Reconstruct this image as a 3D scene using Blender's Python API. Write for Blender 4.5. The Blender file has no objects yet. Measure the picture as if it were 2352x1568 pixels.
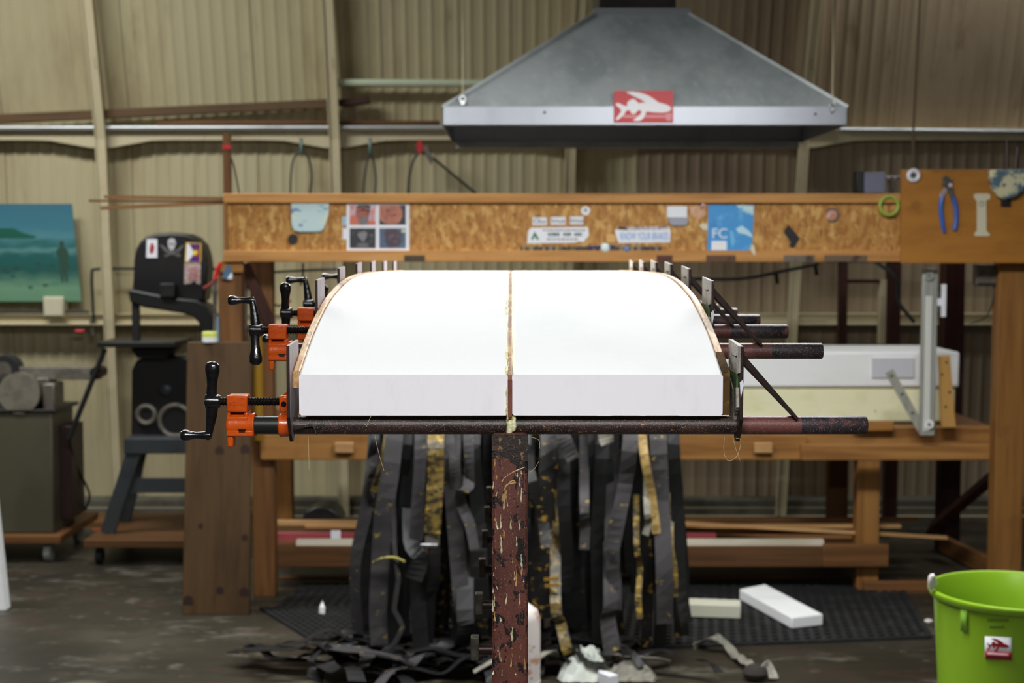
import bpy, bmesh, math, random
from mathutils import Vector as V, Matrix
random.seed(7)
R = math.radians
S = bpy.context.scene
COL = S.collection

# ---------------------------------------------------------------- camera
FPX = 3267.0                       # 50 mm on a 36 mm frame, 2352 px wide
CAMZ = 1.63
PITCH = math.atan2(213.0, FPX)
cd = bpy.data.cameras.new('camera'); cam = bpy.data.objects.new('camera', cd); COL.objects.link(cam)
cd.sensor_width = 36.0; cd.lens = 36.0 * FPX / 2352.0
cam.location = (0, 0, CAMZ); cam.rotation_euler = (math.pi / 2 - PITCH, 0, 0)
cd.dof.use_dof = True; cd.dof.focus_distance = 2.10; cd.dof.aperture_fstop = 6.3
cd.clip_start = 0.05
S.camera = cam

# ---------------------------------------------------------------- world, lights, exposure
w = bpy.data.worlds.new('world'); S.world = w; w.use_nodes = True
w.node_tree.nodes['Background'].inputs[0].default_value = (0.95, 0.97, 1.0, 1)
w.node_tree.nodes['Background'].inputs[1].default_value = 0.05
S.view_settings.view_transform = 'Standard'; S.view_settings.look = 'None'
S.view_settings.gamma = 1.0; S.view_settings.use_curve_mapping = False
S.view_settings.exposure = 0.0

# fluorescent shop fixtures, the last an added fill: (x, y, z, heading, watts, length, width)
FIXTURES = [
    (-0.30, 2.90, 3.00, 90, 6.0, 1.2, 0.22),
    (-2.90, 6.10, 4.05, 0, 145.0, 2.4, 0.6),
    (0.00, 0.30, 2.55, 0, 72.0, 1.2, 0.22),
    (0.85, 4.20, 2.68, 0, 78.0, 1.2, 0.3),
    (-0.80, 4.45, 2.70, 0, 44.0, 1.2, 0.3),
    (2.90, 7.60, 4.35, 0, 32.0, 1.2, 0.3),  # added high on the right to brighten the wall and hood
]
for i, (x, y, z, h, wt, ln, wd) in enumerate(FIXTURES):
    ld = bpy.data.lights.new('tube_light', 'AREA'); ld.shape = 'RECTANGLE'; ld.size = ln; ld.size_y = wd
    ld.energy = wt; ld.color = (0.985, 1.0, 0.995)
    lo = bpy.data.objects.new('tube_light', ld); COL.objects.link(lo)
    lo.location = (x, y, z - 0.06); lo.rotation_euler = (0, 0, R(h))

# ---------------------------------------------------------------- pixel <-> world helpers
def at(px, py, Y):
    u = (px - 1176.0) / FPX; v = (784.0 - py) / FPX
    d = V((u, math.cos(PITCH) + v * math.sin(PITCH), v * math.cos(PITCH) - math.sin(PITCH)))
    t = Y / d.y
    return V((d.x * t, Y, CAMZ + d.z * t))
def fl(px, py, z=0.0):
    u = (px - 1176.0) / FPX; v = (784.0 - py) / FPX
    d = V((u, math.cos(PITCH) + v * math.sin(PITCH), v * math.cos(PITCH) - math.sin(PITCH)))
    t = (z - CAMZ) / d.z
    return V((d.x * t, d.y * t, z))
def wallY(z):
    return 8.75 - 0.064 * z if z < 2.36 else 8.60 - 0.30 * (z - 2.36)
def onwall(px, py, off=0.0):
    Y = 8.6
    for _ in range(8):
        p = at(px, py, Y); Y = wallY(p.z) - off
    return at(px, py, Y)

# ---------------------------------------------------------------- materials
def lin(c):
    r = []
    for x in c:
        x /= 255.0
        r.append(x / 12.92 if x <= 0.04045 else ((x + 0.055) / 1.055) ** 2.4)
    return (r[0], r[1], r[2], 1.0)
def mat(name, base, layers=(), rough=0.6, metal=0.0, bump=0.0, bscale=60.0, spec=0.5, rand=0.0, coat=0.0, sss=0.0):
    """layers: (colour, (sx,sy,sz) noise scale, lo, hi [, strength])"""
    m = bpy.data.materials.new(name); m.use_nodes = True
    nt = m.node_tree; N = nt.nodes; L = nt.links
    b = N['Principled BSDF']
    b.inputs['Roughness'].default_value = rough; b.inputs['Metallic'].default_value = metal
    b.inputs['Specular IOR Level'].default_value = spec
    if coat: b.inputs['Coat Weight'].default_value = coat
    if sss:
        b.inputs['Subsurface Weight'].default_value = sss
        b.inputs['Subsurface Radius'].default_value = (0.01, 0.01, 0.01)
    tc = N.new('ShaderNodeTexCoord')
    oi = N.new('ShaderNodeObjectInfo')
    col = None
    for i, ly in enumerate(layers):
        c, sc, lo, hi = ly[:4]; st = ly[4] if len(ly) > 4 else 1.0
        mp = N.new('ShaderNodeMapping'); mp.inputs['Scale'].default_value = sc
        mp.inputs['Location'].default_value = (i * 3.7, i * 1.3, i * 5.1)
        L.new(tc.outputs['Object'], mp.inputs['Vector'])
        if rand:
            ad = N.new('ShaderNodeVectorMath'); ad.operation = 'ADD'
            mu = N.new('ShaderNodeMath'); mu.operation = 'MULTIPLY'; mu.inputs[1].default_value = 37.0
            L.new(oi.outputs['Random'], mu.inputs[0]); L.new(mp.outputs['Vector'], ad.inputs[0]); L.new(mu.outputs[0], ad.inputs[1])
            src = ad.outputs['Vector']
        else:
            src = mp.outputs['Vector']
        no = N.new('ShaderNodeTexNoise'); no.inputs['Scale'].default_value = 1.0; no.inputs['Detail'].default_value = 5.0
        no.inputs['Roughness'].default_value = 0.6
        L.new(src, no.inputs['Vector'])
        mr = N.new('ShaderNodeMapRange'); mr.inputs['From Min'].default_value = lo; mr.inputs['From Max'].default_value = hi
        mr.inputs['To Max'].default_value = st; mr.interpolation_type = 'SMOOTHSTEP'
        L.new(no.outputs['Fac'], mr.inputs['Value'])
        mx = N.new('ShaderNodeMix'); mx.data_type = 'RGBA'
        if col is None: mx.inputs[6].default_value = lin(base)
        else: L.new(col, mx.inputs[6])
        mx.inputs[7].default_value = lin(c)
        L.new(mr.outputs['Result'], mx.inputs[0])
        col = mx.outputs[2]
    if rand:
        hs = N.new('ShaderNodeHueSaturation')
        mr = N.new('ShaderNodeMapRange'); mr.inputs['To Min'].default_value = 1 - rand; mr.inputs['To Max'].default_value = 1 + rand
        L.new(oi.outputs['Random'], mr.inputs['Value']); L.new(mr.outputs['Result'], hs.inputs['Value'])
        if col is None: hs.inputs['Color'].default_value = lin(base)
        else: L.new(col, hs.inputs['Color'])
        col = hs.outputs['Color']
    if col is None: b.inputs['Base Color'].default_value = lin(base)
    else: L.new(col, b.inputs['Base Color'])
    if bump:
        no = N.new('ShaderNodeTexNoise'); no.inputs['Scale'].default_value = bscale; no.inputs['Detail'].default_value = 4.0
        L.new(tc.outputs['Object'], no.inputs['Vector'])
        bp = N.new('ShaderNodeBump'); bp.inputs['Strength'].default_value = bump; bp.inputs['Distance'].default_value = 0.01
        L.new(no.outputs['Fac'], bp.inputs['Height']); L.new(bp.outputs['Normal'], b.inputs['Normal'])
    return m
def emit(name, c, s):
    m = bpy.data.materials.new(name); m.use_nodes = True
    b = m.node_tree.nodes['Principled BSDF']
    b.inputs['Emission Color'].default_value = lin(c); b.inputs['Emission Strength'].default_value = s
    return m
def woodlayers(dark, light, ax):
    hi, lo = 28.0, 1.6
    s1 = {'x': (lo, hi, hi), 'y': (hi, lo, hi), 'z': (hi, hi, lo)}[ax]
    s2 = tuple(q * 0.35 for q in s1)
    return [(dark, s1, 0.42, 0.68, 0.7), (light, s2, 0.5, 0.72, 0.6), (dark, (5, 5, 5), 0.6, 0.75, 0.45)]
def wood(name, base, dark, light, ax, rough=0.62, **k):
    return mat(name, base, woodlayers(dark, light, ax), rough=rough, spec=0.35, **k)

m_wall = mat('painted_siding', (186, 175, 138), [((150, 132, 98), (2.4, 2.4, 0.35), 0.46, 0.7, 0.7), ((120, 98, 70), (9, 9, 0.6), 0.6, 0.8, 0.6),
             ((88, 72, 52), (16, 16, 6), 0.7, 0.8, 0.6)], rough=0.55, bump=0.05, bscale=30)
m_wall2 = mat('brown_siding', (152, 134, 108), [((122, 104, 80), (2.4, 2.4, 0.35), 0.46, 0.7, 0.7), ((98, 78, 58), (9, 9, 0.6), 0.58, 0.78, 0.6),  # darker, browner siding for the right-hand sheets
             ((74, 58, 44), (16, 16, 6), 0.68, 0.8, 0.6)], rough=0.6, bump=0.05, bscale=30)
m_wallstruct = mat('painted_steel_frame', (196, 184, 150), [((150, 132, 100), (3, 3, 3), 0.5, 0.75, 0.6), ((110, 90, 66), (14, 14, 5), 0.62, 0.75, 0.5)], rough=0.5)
m_floor = mat('stained_concrete', (52, 47, 35), [((34, 30, 21), (0.9, 1.6, 1), 0.42, 0.62, 0.8), ((74, 68, 56), (1.6, 2.6, 1), 0.5, 0.68, 0.7),
              ((112, 108, 97), (3.2, 6, 1), 0.55, 0.70, 0.6), ((122, 119, 108), (9, 16, 1), 0.60, 0.70, 0.45), ((66, 46, 38), (4, 7, 1), 0.56, 0.66, 0.45), ((40, 40, 28), (7, 12, 1), 0.55, 0.68, 0.5)], rough=0.5, bump=0.15, bscale=14)
m_curb = mat('old_concrete', (92, 88, 76), [((60, 55, 45), (3, 3, 3), 0.45, 0.65)], rough=0.85)
m_galv = mat('galvanised_sheet', (168, 174, 174), [((132, 140, 140), (5, 5, 5), 0.4, 0.65, 0.6), ((190, 196, 198), (22, 22, 22), 0.5, 0.7, 0.35)], rough=0.45, metal=0.3)
m_lx = wood('shaded_old_fir', (92, 60, 30), (66, 40, 18), (114, 78, 42), 'x')  # fir darkened to carry the shade under the bench and saw
m_fx = wood('lit_flange_fir', (188, 134, 74), (146, 96, 44), (210, 160, 98), 'x')  # fir lightened for the stronger light up at the beam
m_dx = wood('old_brown_board', (92, 68, 40), (66, 46, 24), (112, 84, 50), 'x')
m_galvrim = mat('galvanised_rim', (152, 154, 161), [((136, 140, 146), (7, 3, 3), 0.5, 0.72, 0.5)], rough=0.40, metal=0.7)
m_ductdark = mat('dark_duct_steel', (62, 58, 54), [((40, 36, 34), (4, 4, 4), 0.4, 0.7)], rough=0.5, metal=0.4)
m_chrome = mat('zinc_hardware', (200, 202, 205), rough=0.25, metal=1.0)
m_pipezinc = mat('zinc_conduit', (205, 210, 212), [((150, 150, 150), (3, 10, 10), 0.5, 0.7, 0.5)], rough=0.35, metal=0.6)
m_osb = mat('oriented_strand_board', (180, 130, 68), [((152, 100, 46), (40, 40, 19), 0.46, 0.56, 0.85), ((206, 164, 98), (30, 30, 15), 0.52, 0.6, 0.8),
            ((112, 72, 34), (52, 52, 26), 0.60, 0.68, 0.8)], rough=0.6, spec=0.3)
OW = ((156, 108, 54), (112, 70, 28), (184, 136, 78))
m_wx = wood('douglas_fir_x', *OW, 'x'); m_wz = wood('douglas_fir_z', (138, 94, 44), (100, 62, 25), (164, 118, 62), 'z'); m_wy = wood('douglas_fir_y', *OW, 'y')  # z copy toned darker for light fading towards the legs
BW = ((112, 74, 38), (78, 48, 22), (138, 94, 52))
m_bx = wood('aged_shaded_fir_x', *BW, 'x'); m_bz = wood('aged_shaded_fir_z', *BW, 'z'); m_by = wood('aged_shaded_fir_y', *BW, 'y')  # brown fir, also used where low rails are toned dark for shade
RW = ((58, 26, 18), (34, 14, 11), (78, 38, 26))
m_rx = wood('dark_red_timber_x', *RW, 'x'); m_rz = wood('dark_red_timber_z', *RW, 'z')
m_plank = wood('plank_pine', (80, 58, 32), (60, 41, 22), (96, 70, 40), 'z')  # pine toned darker to follow the dim light low down
m_knot = mat('wood_knot', (52, 30, 20), rough=0.7)
m_ply = mat('plywood_panel', (168, 112, 44), [((146, 94, 34), (3, 3, 14), 0.4, 0.65, 0.6), ((120, 76, 30), (8, 8, 8), 0.62, 0.74, 0.5)], rough=0.6, spec=0.3)
m_lightwood = wood('pale_strip_wood', (190, 148, 98), (150, 106, 62), (214, 178, 130), 'x')
m_midwood = wood('brown_strip_wood', (140, 98, 58), (104, 68, 38), (166, 122, 76), 'x')
m_whitestrip = mat('white_strip', (214, 206, 186), [((170, 158, 132), (1.5, 9, 9), 0.5, 0.7, 0.6)], rough=0.6)
m_pink = mat('rose_red_tape', (150, 66, 70), rough=0.5)
m_foam = mat('white_foam', (243, 244, 244), [((232, 234, 236), (3, 3, 3), 0.45, 0.7, 0.5)], rough=0.75, spec=0.2, bump=0.04, bscale=500, sss=0.0)
m_foamend = mat('cut_foam_end', (248, 243, 249), [((238, 232, 239), (50, 50, 20), 0.5, 0.7, 0.35)], rough=0.8, spec=0.2, bump=0.03, bscale=500)
m_foamblock = mat('foam_block', (244, 245, 245), [((230, 231, 232), (2, 2, 6), 0.5, 0.7, 0.5)], rough=0.8, spec=0.2)
m_foamyellow = mat('yellow_foam_block', (240, 238, 200), [((222, 218, 166), (6, 6, 12), 0.52, 0.72, 0.6), ((130, 124, 70), (30, 30, 30), 0.68, 0.76, 0.7)], rough=0.85, spec=0.2)
m_rail = mat('rail_strip_wood', (206, 164, 112), [((168, 120, 70), (260, 9, 120), 0.46, 0.6, 0.85), ((228, 194, 148), (120, 12, 80), 0.52, 0.66, 0.6), ((104, 80, 42), (14, 7, 14), 0.57, 0.64, 0.85),
             ((74, 48, 26), (340, 22, 200), 0.60, 0.65, 0.85)], rough=0.5)
m_stringer = mat('stringer_plywood', (164, 116, 84), [((132, 86, 60), (40, 3, 40), 0.45, 0.6, 0.8), ((206, 170, 110), (14, 30, 60), 0.5, 0.62, 0.8), ((232, 210, 140), (30, 60, 30), 0.58, 0.68, 0.8)], rough=0.5)
m_stringerend = mat('stringer_end_grain', (122, 66, 50), [((92, 46, 36), (80, 20, 20), 0.45, 0.62, 0.8)], rough=0.5)
m_glue = mat('dried_glue', (226, 218, 156), [((240, 236, 214), (60, 60, 60), 0.5, 0.65, 0.7), ((190, 168, 92), (40, 40, 40), 0.6, 0.72, 0.7)], rough=0.35, spec=0.6, bump=0.4, bscale=200)
m_gluefilm = mat('glue_film', (246, 242, 210), [((238, 230, 170), (30, 12, 30), 0.5, 0.7, 0.7)], rough=0.5)
m_drip = mat('resin_drip', (196, 152, 92), [((226, 204, 160), (90, 90, 90), 0.5, 0.65, 0.7)], rough=0.18, spec=0.8)
m_zincstrip = mat('zinc_strip', (160, 158, 146), [((132, 128, 116), (12, 12, 12), 0.45, 0.65, 0.6)], rough=0.45, metal=0.1)
m_post = mat('oxide_red_paint', (96, 54, 46), [((70, 38, 33), (14, 14, 7), 0.45, 0.65, 0.8), ((22, 19, 21), (75, 75, 48), 0.555, 0.585, 0.95), ((18, 16, 18), (26, 26, 17), 0.57, 0.60, 0.97),
             ((176, 140, 88), (120, 120, 34), 0.635, 0.66, 0.8), ((150, 116, 84), (420, 420, 300), 0.60, 0.66, 0.75), ((30, 22, 22), (260, 260, 160), 0.62, 0.66, 0.8)], rough=0.45, bump=0.08, bscale=400)
m_postgrime = mat('resin_grime', (46, 34, 29), [((22, 17, 17), (60, 60, 60), 0.45, 0.6, 0.9), ((140, 106, 62), (150, 150, 90), 0.59, 0.65, 0.8), ((86, 50, 42), (40, 40, 40), 0.56, 0.62, 0.8)], rough=0.5, bump=0.15, bscale=300)
m_pipe = mat('maroon_pipe', (58, 40, 37), [((34, 24, 22), (14, 60, 60), 0.44, 0.58, 0.9), ((84, 54, 46), (30, 60, 60), 0.58, 0.68, 0.5), ((168, 150, 134), (700, 700, 700), 0.60, 0.65, 0.8),
             ((170, 126, 74), (90, 160, 160), 0.64, 0.68, 0.8)], rough=0.42, metal=0.1, bump=0.10, bscale=700)
m_pipeend = mat('worn_pipe_end', (112, 66, 60), [((80, 48, 46), (14, 40, 40), 0.46, 0.6, 0.8), ((40, 30, 32), (50, 70, 70), 0.58, 0.64, 0.8), ((168, 148, 138), (600, 600, 600), 0.60, 0.66, 0.7)], rough=0.48, metal=0.1, bump=0.10, bscale=600)
m_pipetip = mat('black_worn_pipe_tip', (54, 44, 48), [((30, 26, 30), (20, 40, 40), 0.45, 0.58, 0.9), ((112, 72, 68), (30, 50, 50), 0.57, 0.64, 0.8), ((170, 156, 150), (600, 600, 600), 0.59, 0.65, 0.7)], rough=0.48, metal=0.1, bump=0.10, bscale=600)
m_drippale = mat('pale_resin_drip', (196, 184, 150), [((226, 216, 190), (200, 200, 200), 0.5, 0.65, 0.7), ((150, 116, 70), (120, 120, 120), 0.56, 0.66, 0.6)], rough=0.25, spec=0.7)
m_steel = mat('worn_steel_plate', (164, 151, 157), [((122, 109, 114), (14, 14, 7), 0.5, 0.66, 0.7), ((196, 186, 188), (80, 80, 10), 0.56, 0.7, 0.6)], rough=0.42, metal=0.3)
m_darksteel = mat('dark_painted_steel', (58, 40, 36), [((34, 24, 24), (20, 20, 20), 0.45, 0.6, 0.8), ((120, 92, 80), (120, 120, 120), 0.64, 0.72, 0.6)], rough=0.42, metal=0.35)
m_taped = mat('grey_cloth_tape', (166, 158, 148), [((112, 104, 94), (40, 40, 14), 0.46, 0.62, 0.8), ((190, 184, 176), (70, 70, 20), 0.58, 0.7, 0.6)], rough=0.6, bump=0.4, bscale=90)
m_greentape = mat('green_tape', (76, 100, 58), [((58, 70, 44), (30, 30, 30), 0.5, 0.65, 0.6)], rough=0.6)
m_orange = mat('orange_enamel', (208, 84, 16), [((176, 62, 12), (30, 30, 30), 0.45, 0.62, 0.6), ((60, 36, 24), (46, 46, 46), 0.67, 0.71, 0.9)], rough=0.3, coat=0.3, bump=0.08, bscale=150)
m_blackiron = mat('black_cast_iron', (18, 17, 19), [((34, 31, 32), (60, 60, 60), 0.52, 0.66, 0.6)], rough=0.24, coat=0.5, bump=0.1, bscale=160)
m_screw = mat('oily_screw', (38, 34, 32), [((74, 62, 50), (90, 90, 90), 0.52, 0.66, 0.6)], rough=0.3, metal=0.7)
m_galvpipe = mat('black_iron_pipe', (44, 44, 42), [((30, 30, 30), (6, 30, 30), 0.45, 0.6)], rough=0.4, metal=0.4)
m_machine = mat('black_machine_enamel', (22, 20, 20), [((32, 28, 26), (7, 7, 7), 0.5, 0.7, 0.6)], rough=0.45)
m_machinegrey = mat('slate_machine_enamel', (52, 56, 58), [((38, 42, 46), (6, 6, 6), 0.45, 0.65, 0.7)], rough=0.45)
m_castgrey = mat('cast_grey_metal', (108, 102, 92), [((70, 66, 58), (16, 16, 16), 0.45, 0.62, 0.8)], rough=0.45, metal=0.4)
m_cabinet = mat('olive_grey_cabinet', (76, 72, 56), [((62, 58, 44), (3, 3, 2), 0.45, 0.65, 0.6)], rough=0.5)
m_rubber = mat('black_rubber', (22, 22, 23), [((44, 45, 44), (12, 12, 12), 0.5, 0.68, 0.6)], rough=0.7)
m_caster = mat('grey_caster', (120, 120, 114), rough=0.5)
m_white = mat('white_paper', (226, 226, 232), rough=0.6)
m_offwhite = mat('cream_plastic', (208, 200, 172), [((176, 166, 134), (12, 12, 12), 0.5, 0.7, 0.5)], rough=0.55)
m_black = mat('matt_black', (16, 15, 16), rough=0.6)
m_ink = mat('dark_ink', (70, 74, 76), rough=0.7)
m_red = mat('signal_red_print', (190, 22, 32), rough=0.45)
m_fishwhite = mat('white_print', (232, 230, 232), rough=0.5)
m_palered = mat('pale_red_print', (214, 138, 142), rough=0.5)
m_darkred = mat('deep_red_print', (150, 8, 30), rough=0.45)
m_blue = mat('sky_blue_print', (58, 142, 204), [((110, 178, 222), (14, 14, 14), 0.5, 0.68, 0.6), ((40, 112, 184), (9, 9, 9), 0.55, 0.7, 0.6)], rough=0.5)
m_bluelet = mat('blue_lettering', (70, 132, 200), rough=0.55)
m_greenlet = mat('green_lettering', (60, 116, 84), rough=0.55)
m_bluegrip = mat('blue_vinyl_grip', (34, 92, 178), rough=0.4)
m_grey = mat('grey_plastic', (150, 150, 162), rough=0.5)
m_greydark = mat('blue_grey_box', (108, 108, 126), [((92, 92, 108), (20, 20, 20), 0.5, 0.7, 0.5)], rough=0.5)
m_limetape = mat('lime_tape', (150, 178, 66), rough=0.5)
m_lime = mat('lime_green_plastic', (126, 164, 32), [((112, 148, 28), (3, 3, 3), 0.45, 0.7, 0.6)], rough=0.33, spec=0.5)
m_limepatch = mat('glossy_lime_lug', (150, 204, 70), rough=0.3)
m_limedark = mat('moulded_lettering', (84, 122, 12), rough=0.5)
m_rope = mat('white_rope', (206, 200, 196), rough=0.8)
m_marble = mat('painted_foam_scrap', (182, 204, 204), [((214, 208, 168), (4, 4, 14), 0.5, 0.6, 0.8), ((70, 104, 158), (14, 14, 34), 0.56, 0.64, 0.85)], rough=0.5)
m_marble2 = mat('blue_marbled_glass', (206, 200, 164), [((52, 92, 118), (17, 17, 17), 0.46, 0.56, 0.9), ((26, 44, 64), (24, 24, 24), 0.6, 0.66, 0.9)], rough=0.4)
m_cable = mat('black_cable', (30, 34, 32), rough=0.5)
m_yellow = mat('yellow_paint', (214, 170, 30), rough=0.5)
m_poster = None
m_strapgrey = mat('charcoal_webbing', (56, 53, 54), [((38, 35, 36), (5, 5, 12), 0.42, 0.66, 0.7), ((84, 80, 79), (3, 3, 7), 0.56, 0.74, 0.5), ((150, 126, 58), (26, 26, 40), 0.63, 0.68, 0.85)], rough=0.75, rand=0.3, bump=0.2, bscale=300)
m_strapblack = mat('black_rubber_strip', (17, 15, 16), [((9, 8, 9), (6, 6, 6), 0.4, 0.66, 0.7), ((36, 34, 33), (4, 4, 9), 0.58, 0.76, 0.5)], rough=0.55, rand=0.3)
m_strapstain = mat('resin_stained_strap', (112, 92, 44), [((44, 38, 26), (26, 26, 42), 0.45, 0.56, 0.95), ((182, 150, 62), (22, 22, 34), 0.54, 0.66, 0.9), ((200, 180, 120), (60, 60, 60), 0.62, 0.7, 0.6)], rough=0.5, rand=0.15)
m_straptan = mat('tan_strap', (160, 132, 78), [((112, 90, 50), (22, 22, 40), 0.48, 0.62, 0.8)], rough=0.6, rand=0.1)
m_strapblackstain = mat('stained_black_strap', (19, 17, 17), [((34, 32, 30), (4, 4, 9), 0.5, 0.7, 0.6), ((156, 122, 44), (34, 34, 40), 0.59, 0.65, 0.9)], rough=0.5, rand=0.2)
m_fabric = mat('grey_scrap_fabric', (134, 130, 118), [((96, 92, 84), (14, 14, 14), 0.48, 0.66, 0.7)], rough=0.85, rand=0.2)
m_pale = mat('pale_crumpled_sheet', (196, 200, 192), [((168, 168, 150), (9, 9, 9), 0.5, 0.68, 0.6)], rough=0.7)
m_rusty = mat('rust_stained_white', (208, 198, 194), [((168, 120, 88), (12, 12, 22), 0.52, 0.64, 0.85), ((120, 70, 44), (30, 30, 40), 0.6, 0.7, 0.8)], rough=0.6)
m_fibre = mat('glass_fibre', (200, 180, 140), rough=0.4)
m_lampbody = mat('white_enamel', (230, 230, 226), rough=0.4)
m_tube = emit('fluorescent_tube', (250, 255, 246), 6.0)

# ---------------------------------------------------------------- mesh builder
class MB:
    def __init__(s): s.v = []; s.f = []
    def add(s, vs, fs):
        o = len(s.v); s.v += [V(p) for p in vs]; s.f += [[i + o for i in f] for f in fs]; return s
    def hexa(s, b, t):
        return s.add(list(b) + list(t), [(3, 2, 1, 0), (4, 5, 6, 7), (0, 1, 5, 4), (1, 2, 6, 5), (2, 3, 7, 6), (3, 0, 4, 7)])
    def box(s, x0, x1, y0, y1, z0, z1):
        return s.hexa([(x0, y0, z0), (x1, y0, z0), (x1, y1, z0), (x0, y1, z0)], [(x0, y0, z1), (x1, y0, z1), (x1, y1, z1), (x0, y1, z1)])
    def pbox(s, px0, py0, px1, py1, Y, depth):
        a = at(px0, py1, Y); b = at(px1, py0, Y); m = (py0 + py1) / 2
        return s.box(at(px0, m, Y).x, at(px1, m, Y).x, Y, Y + depth, a.z, b.z)
    def prism(s, pts, vec):
        n = len(pts); vec = V(vec); a = [V(p) for p in pts]
        return s.add(a + [p + vec for p in a], [list(range(n - 1, -1, -1)), list(range(n, 2 * n))] + [(i, (i + 1) % n, n + (i + 1) % n, n + i) for i in range(n)])
    def pprism(s, pxs, Y, depth):
        return s.prism([at(x, y, Y) for x, y in pxs], (0, depth, 0))
    def beam(s, a, b, w, t, side=None):
        """bar from a to b, width w along side, thickness t across"""
        a = V(a); b = V(b); d = (b - a).normalized()
        sd = V(side) if side else (V((0, 0, 1)) if abs(d.z) < 0.9 else V((1, 0, 0)))
        sd = (sd - d * sd.dot(d)).normalized(); n = d.cross(sd)
        q = [sd * w / 2 + n * t / 2, -sd * w / 2 + n * t / 2, -sd * w / 2 - n * t / 2, sd * w / 2 - n * t / 2]
        return s.hexa([a + k for k in q], [b + k for k in q])
    def tube(s, pts, r, n=10, caps=True):
        pts = [V(p) for p in pts]; m = len(pts)
        rs = r if isinstance(r, (list, tuple)) else [r] * m
        t0 = (pts[1] - pts[0]).normalized()
        u = t0.orthogonal().normalized(); o = len(s.v)
        for i, p in enumerate(pts):
            t = (pts[min(i + 1, m - 1)] - pts[max(i - 1, 0)]).normalized()
            u = (u - t * u.dot(t)).normalized(); q = t.cross(u)
            for k in range(n):
                a = 2 * math.pi * k / n
                s.v.append(p + (u * math.cos(a) + q * math.sin(a)) * rs[i])
        for i in range(m - 1):
            for k in range(n):
                s.f.append([o + i * n + k, o + i * n + (k + 1) % n, o + (i + 1) * n + (k + 1) % n, o + (i + 1) * n + k])
        if caps:
            s.f.append([o + k for k in range(n - 1, -1, -1)]); s.f.append([o + (m - 1) * n + k for k in range(n)])
        return s
    def lathe(s, prof, org, axis, n=20, caps=True):
        ax = V(axis).normalized(); org = V(org)
        return s.tube2([org + ax * t for t, _ in prof], [r for _, r in prof], ax, n, caps)
    def tube2(s, pts, rs, ax, n, caps):
        u = ax.orthogonal().normalized(); q = ax.cross(u); o = len(s.v); m = len(pts)
        for p, r in zip(pts, rs):
            for k in range(n):
                a = 2 * math.pi * k / n
                s.v.append(p + (u * math.cos(a) + q * math.sin(a)) * max(r, 1e-5))
        for i in range(m - 1):
            for k in range(n):
                s.f.append([o + i * n + k, o + i * n + (k + 1) % n, o + (i + 1) * n + (k + 1) % n, o + (i + 1) * n + k])
        if caps:
            s.f.append([o + k for k in range(n - 1, -1, -1)]); s.f.append([o + (m - 1) * n + k for k in range(n)])
        return s
    def ell(s, c, rx, ry, rz, n=14, m=8):
        c = V(c); o = len(s.v)
        for i in range(m + 1):
            a = -math.pi / 2 + math.pi * i / m
            for k in range(n):
                b = 2 * math.pi * k / n; ca = max(math.cos(a), 1e-3)
                s.v.append(c + V((rx * ca * math.cos(b), ry * ca * math.sin(b), rz * math.sin(a))))
        for i in range(m):
            for k in range(n):
                s.f.append([o + i * n + k, o + i * n + (k + 1) % n, o + (i + 1) * n + (k + 1) % n, o + (i + 1) * n + k])
        s.f.append([o + k for k in range(n - 1, -1, -1)]); s.f.append([o + m * n + k for k in range(n)])
        return s
    def ring(s, c, axis, R0, r, n=28, m=8):
        ax = V(axis).normalized(); u = ax.orthogonal().normalized(); q = ax.cross(u); c = V(c); o = len(s.v)
        for i in range(n):
            a = 2 * math.pi * i / n; d = u * math.cos(a) + q * math.sin(a)
            for k in range(m):
                b = 2 * math.pi * k / m
                s.v.append(c + d * (R0 + r * math.cos(b)) + ax * r * math.sin(b))
        for i in range(n):
            for k in range(m):
                s.f.append([o + i * m + k, o + i * m + (k + 1) % m, o + ((i + 1) % n) * m + (k + 1) % m, o + ((i + 1) % n) * m + k])
        return s
    def ribbon(s, pts, sides, w, t):
        """flat strap: pts path, sides per-point unit vectors, w width(s), t thickness"""
        pts = [V(p) for p in pts]; m = len(pts); o = len(s.v)
        for i, p in enumerate(pts):
            d = (pts[min(i + 1, m - 1)] - pts[max(i - 1, 0)]).normalized()
            sd = V(sides[i] if isinstance(sides, list) else sides); sd = (sd - d * sd.dot(d)).normalized(); nn = d.cross(sd)
            ww = (w[i] if isinstance(w, list) else w) / 2
            s.v += [p + sd * ww + nn * t / 2, p - sd * ww + nn * t / 2, p - sd * ww - nn * t / 2, p + sd * ww - nn * t / 2]
        for i in range(m - 1):
            for k in range(4):
                s.f.append([o + 4 * i + k, o + 4 * i + (k + 1) % 4, o + 4 * i + 4 + (k + 1) % 4, o + 4 * i + 4 + k])
        s.f.append([o + 3, o + 2, o + 1, o]); e = o + 4 * (m - 1); s.f.append([e, e + 1, e + 2, e + 3])
        return s
    def xf(s, M, i0=0):
        for i in range(i0, len(s.v)): s.v[i] = M @ s.v[i]
        return s
    def mesh(s, name, m, org, smooth):
        me = bpy.data.meshes.new(name)
        me.from_pydata([tuple(p - org) for p in s.v], [], s.f)
        bm = bmesh.new(); bm.from_mesh(me); bmesh.ops.recalc_face_normals(bm, faces=bm.faces); bm.to_mesh(me); bm.free()
        me.materials.append(m)
        if smooth:
            for p in me.polygons: p.use_smooth = True
            me.set_sharp_from_angle(angle=R(38))
        return me
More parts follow.
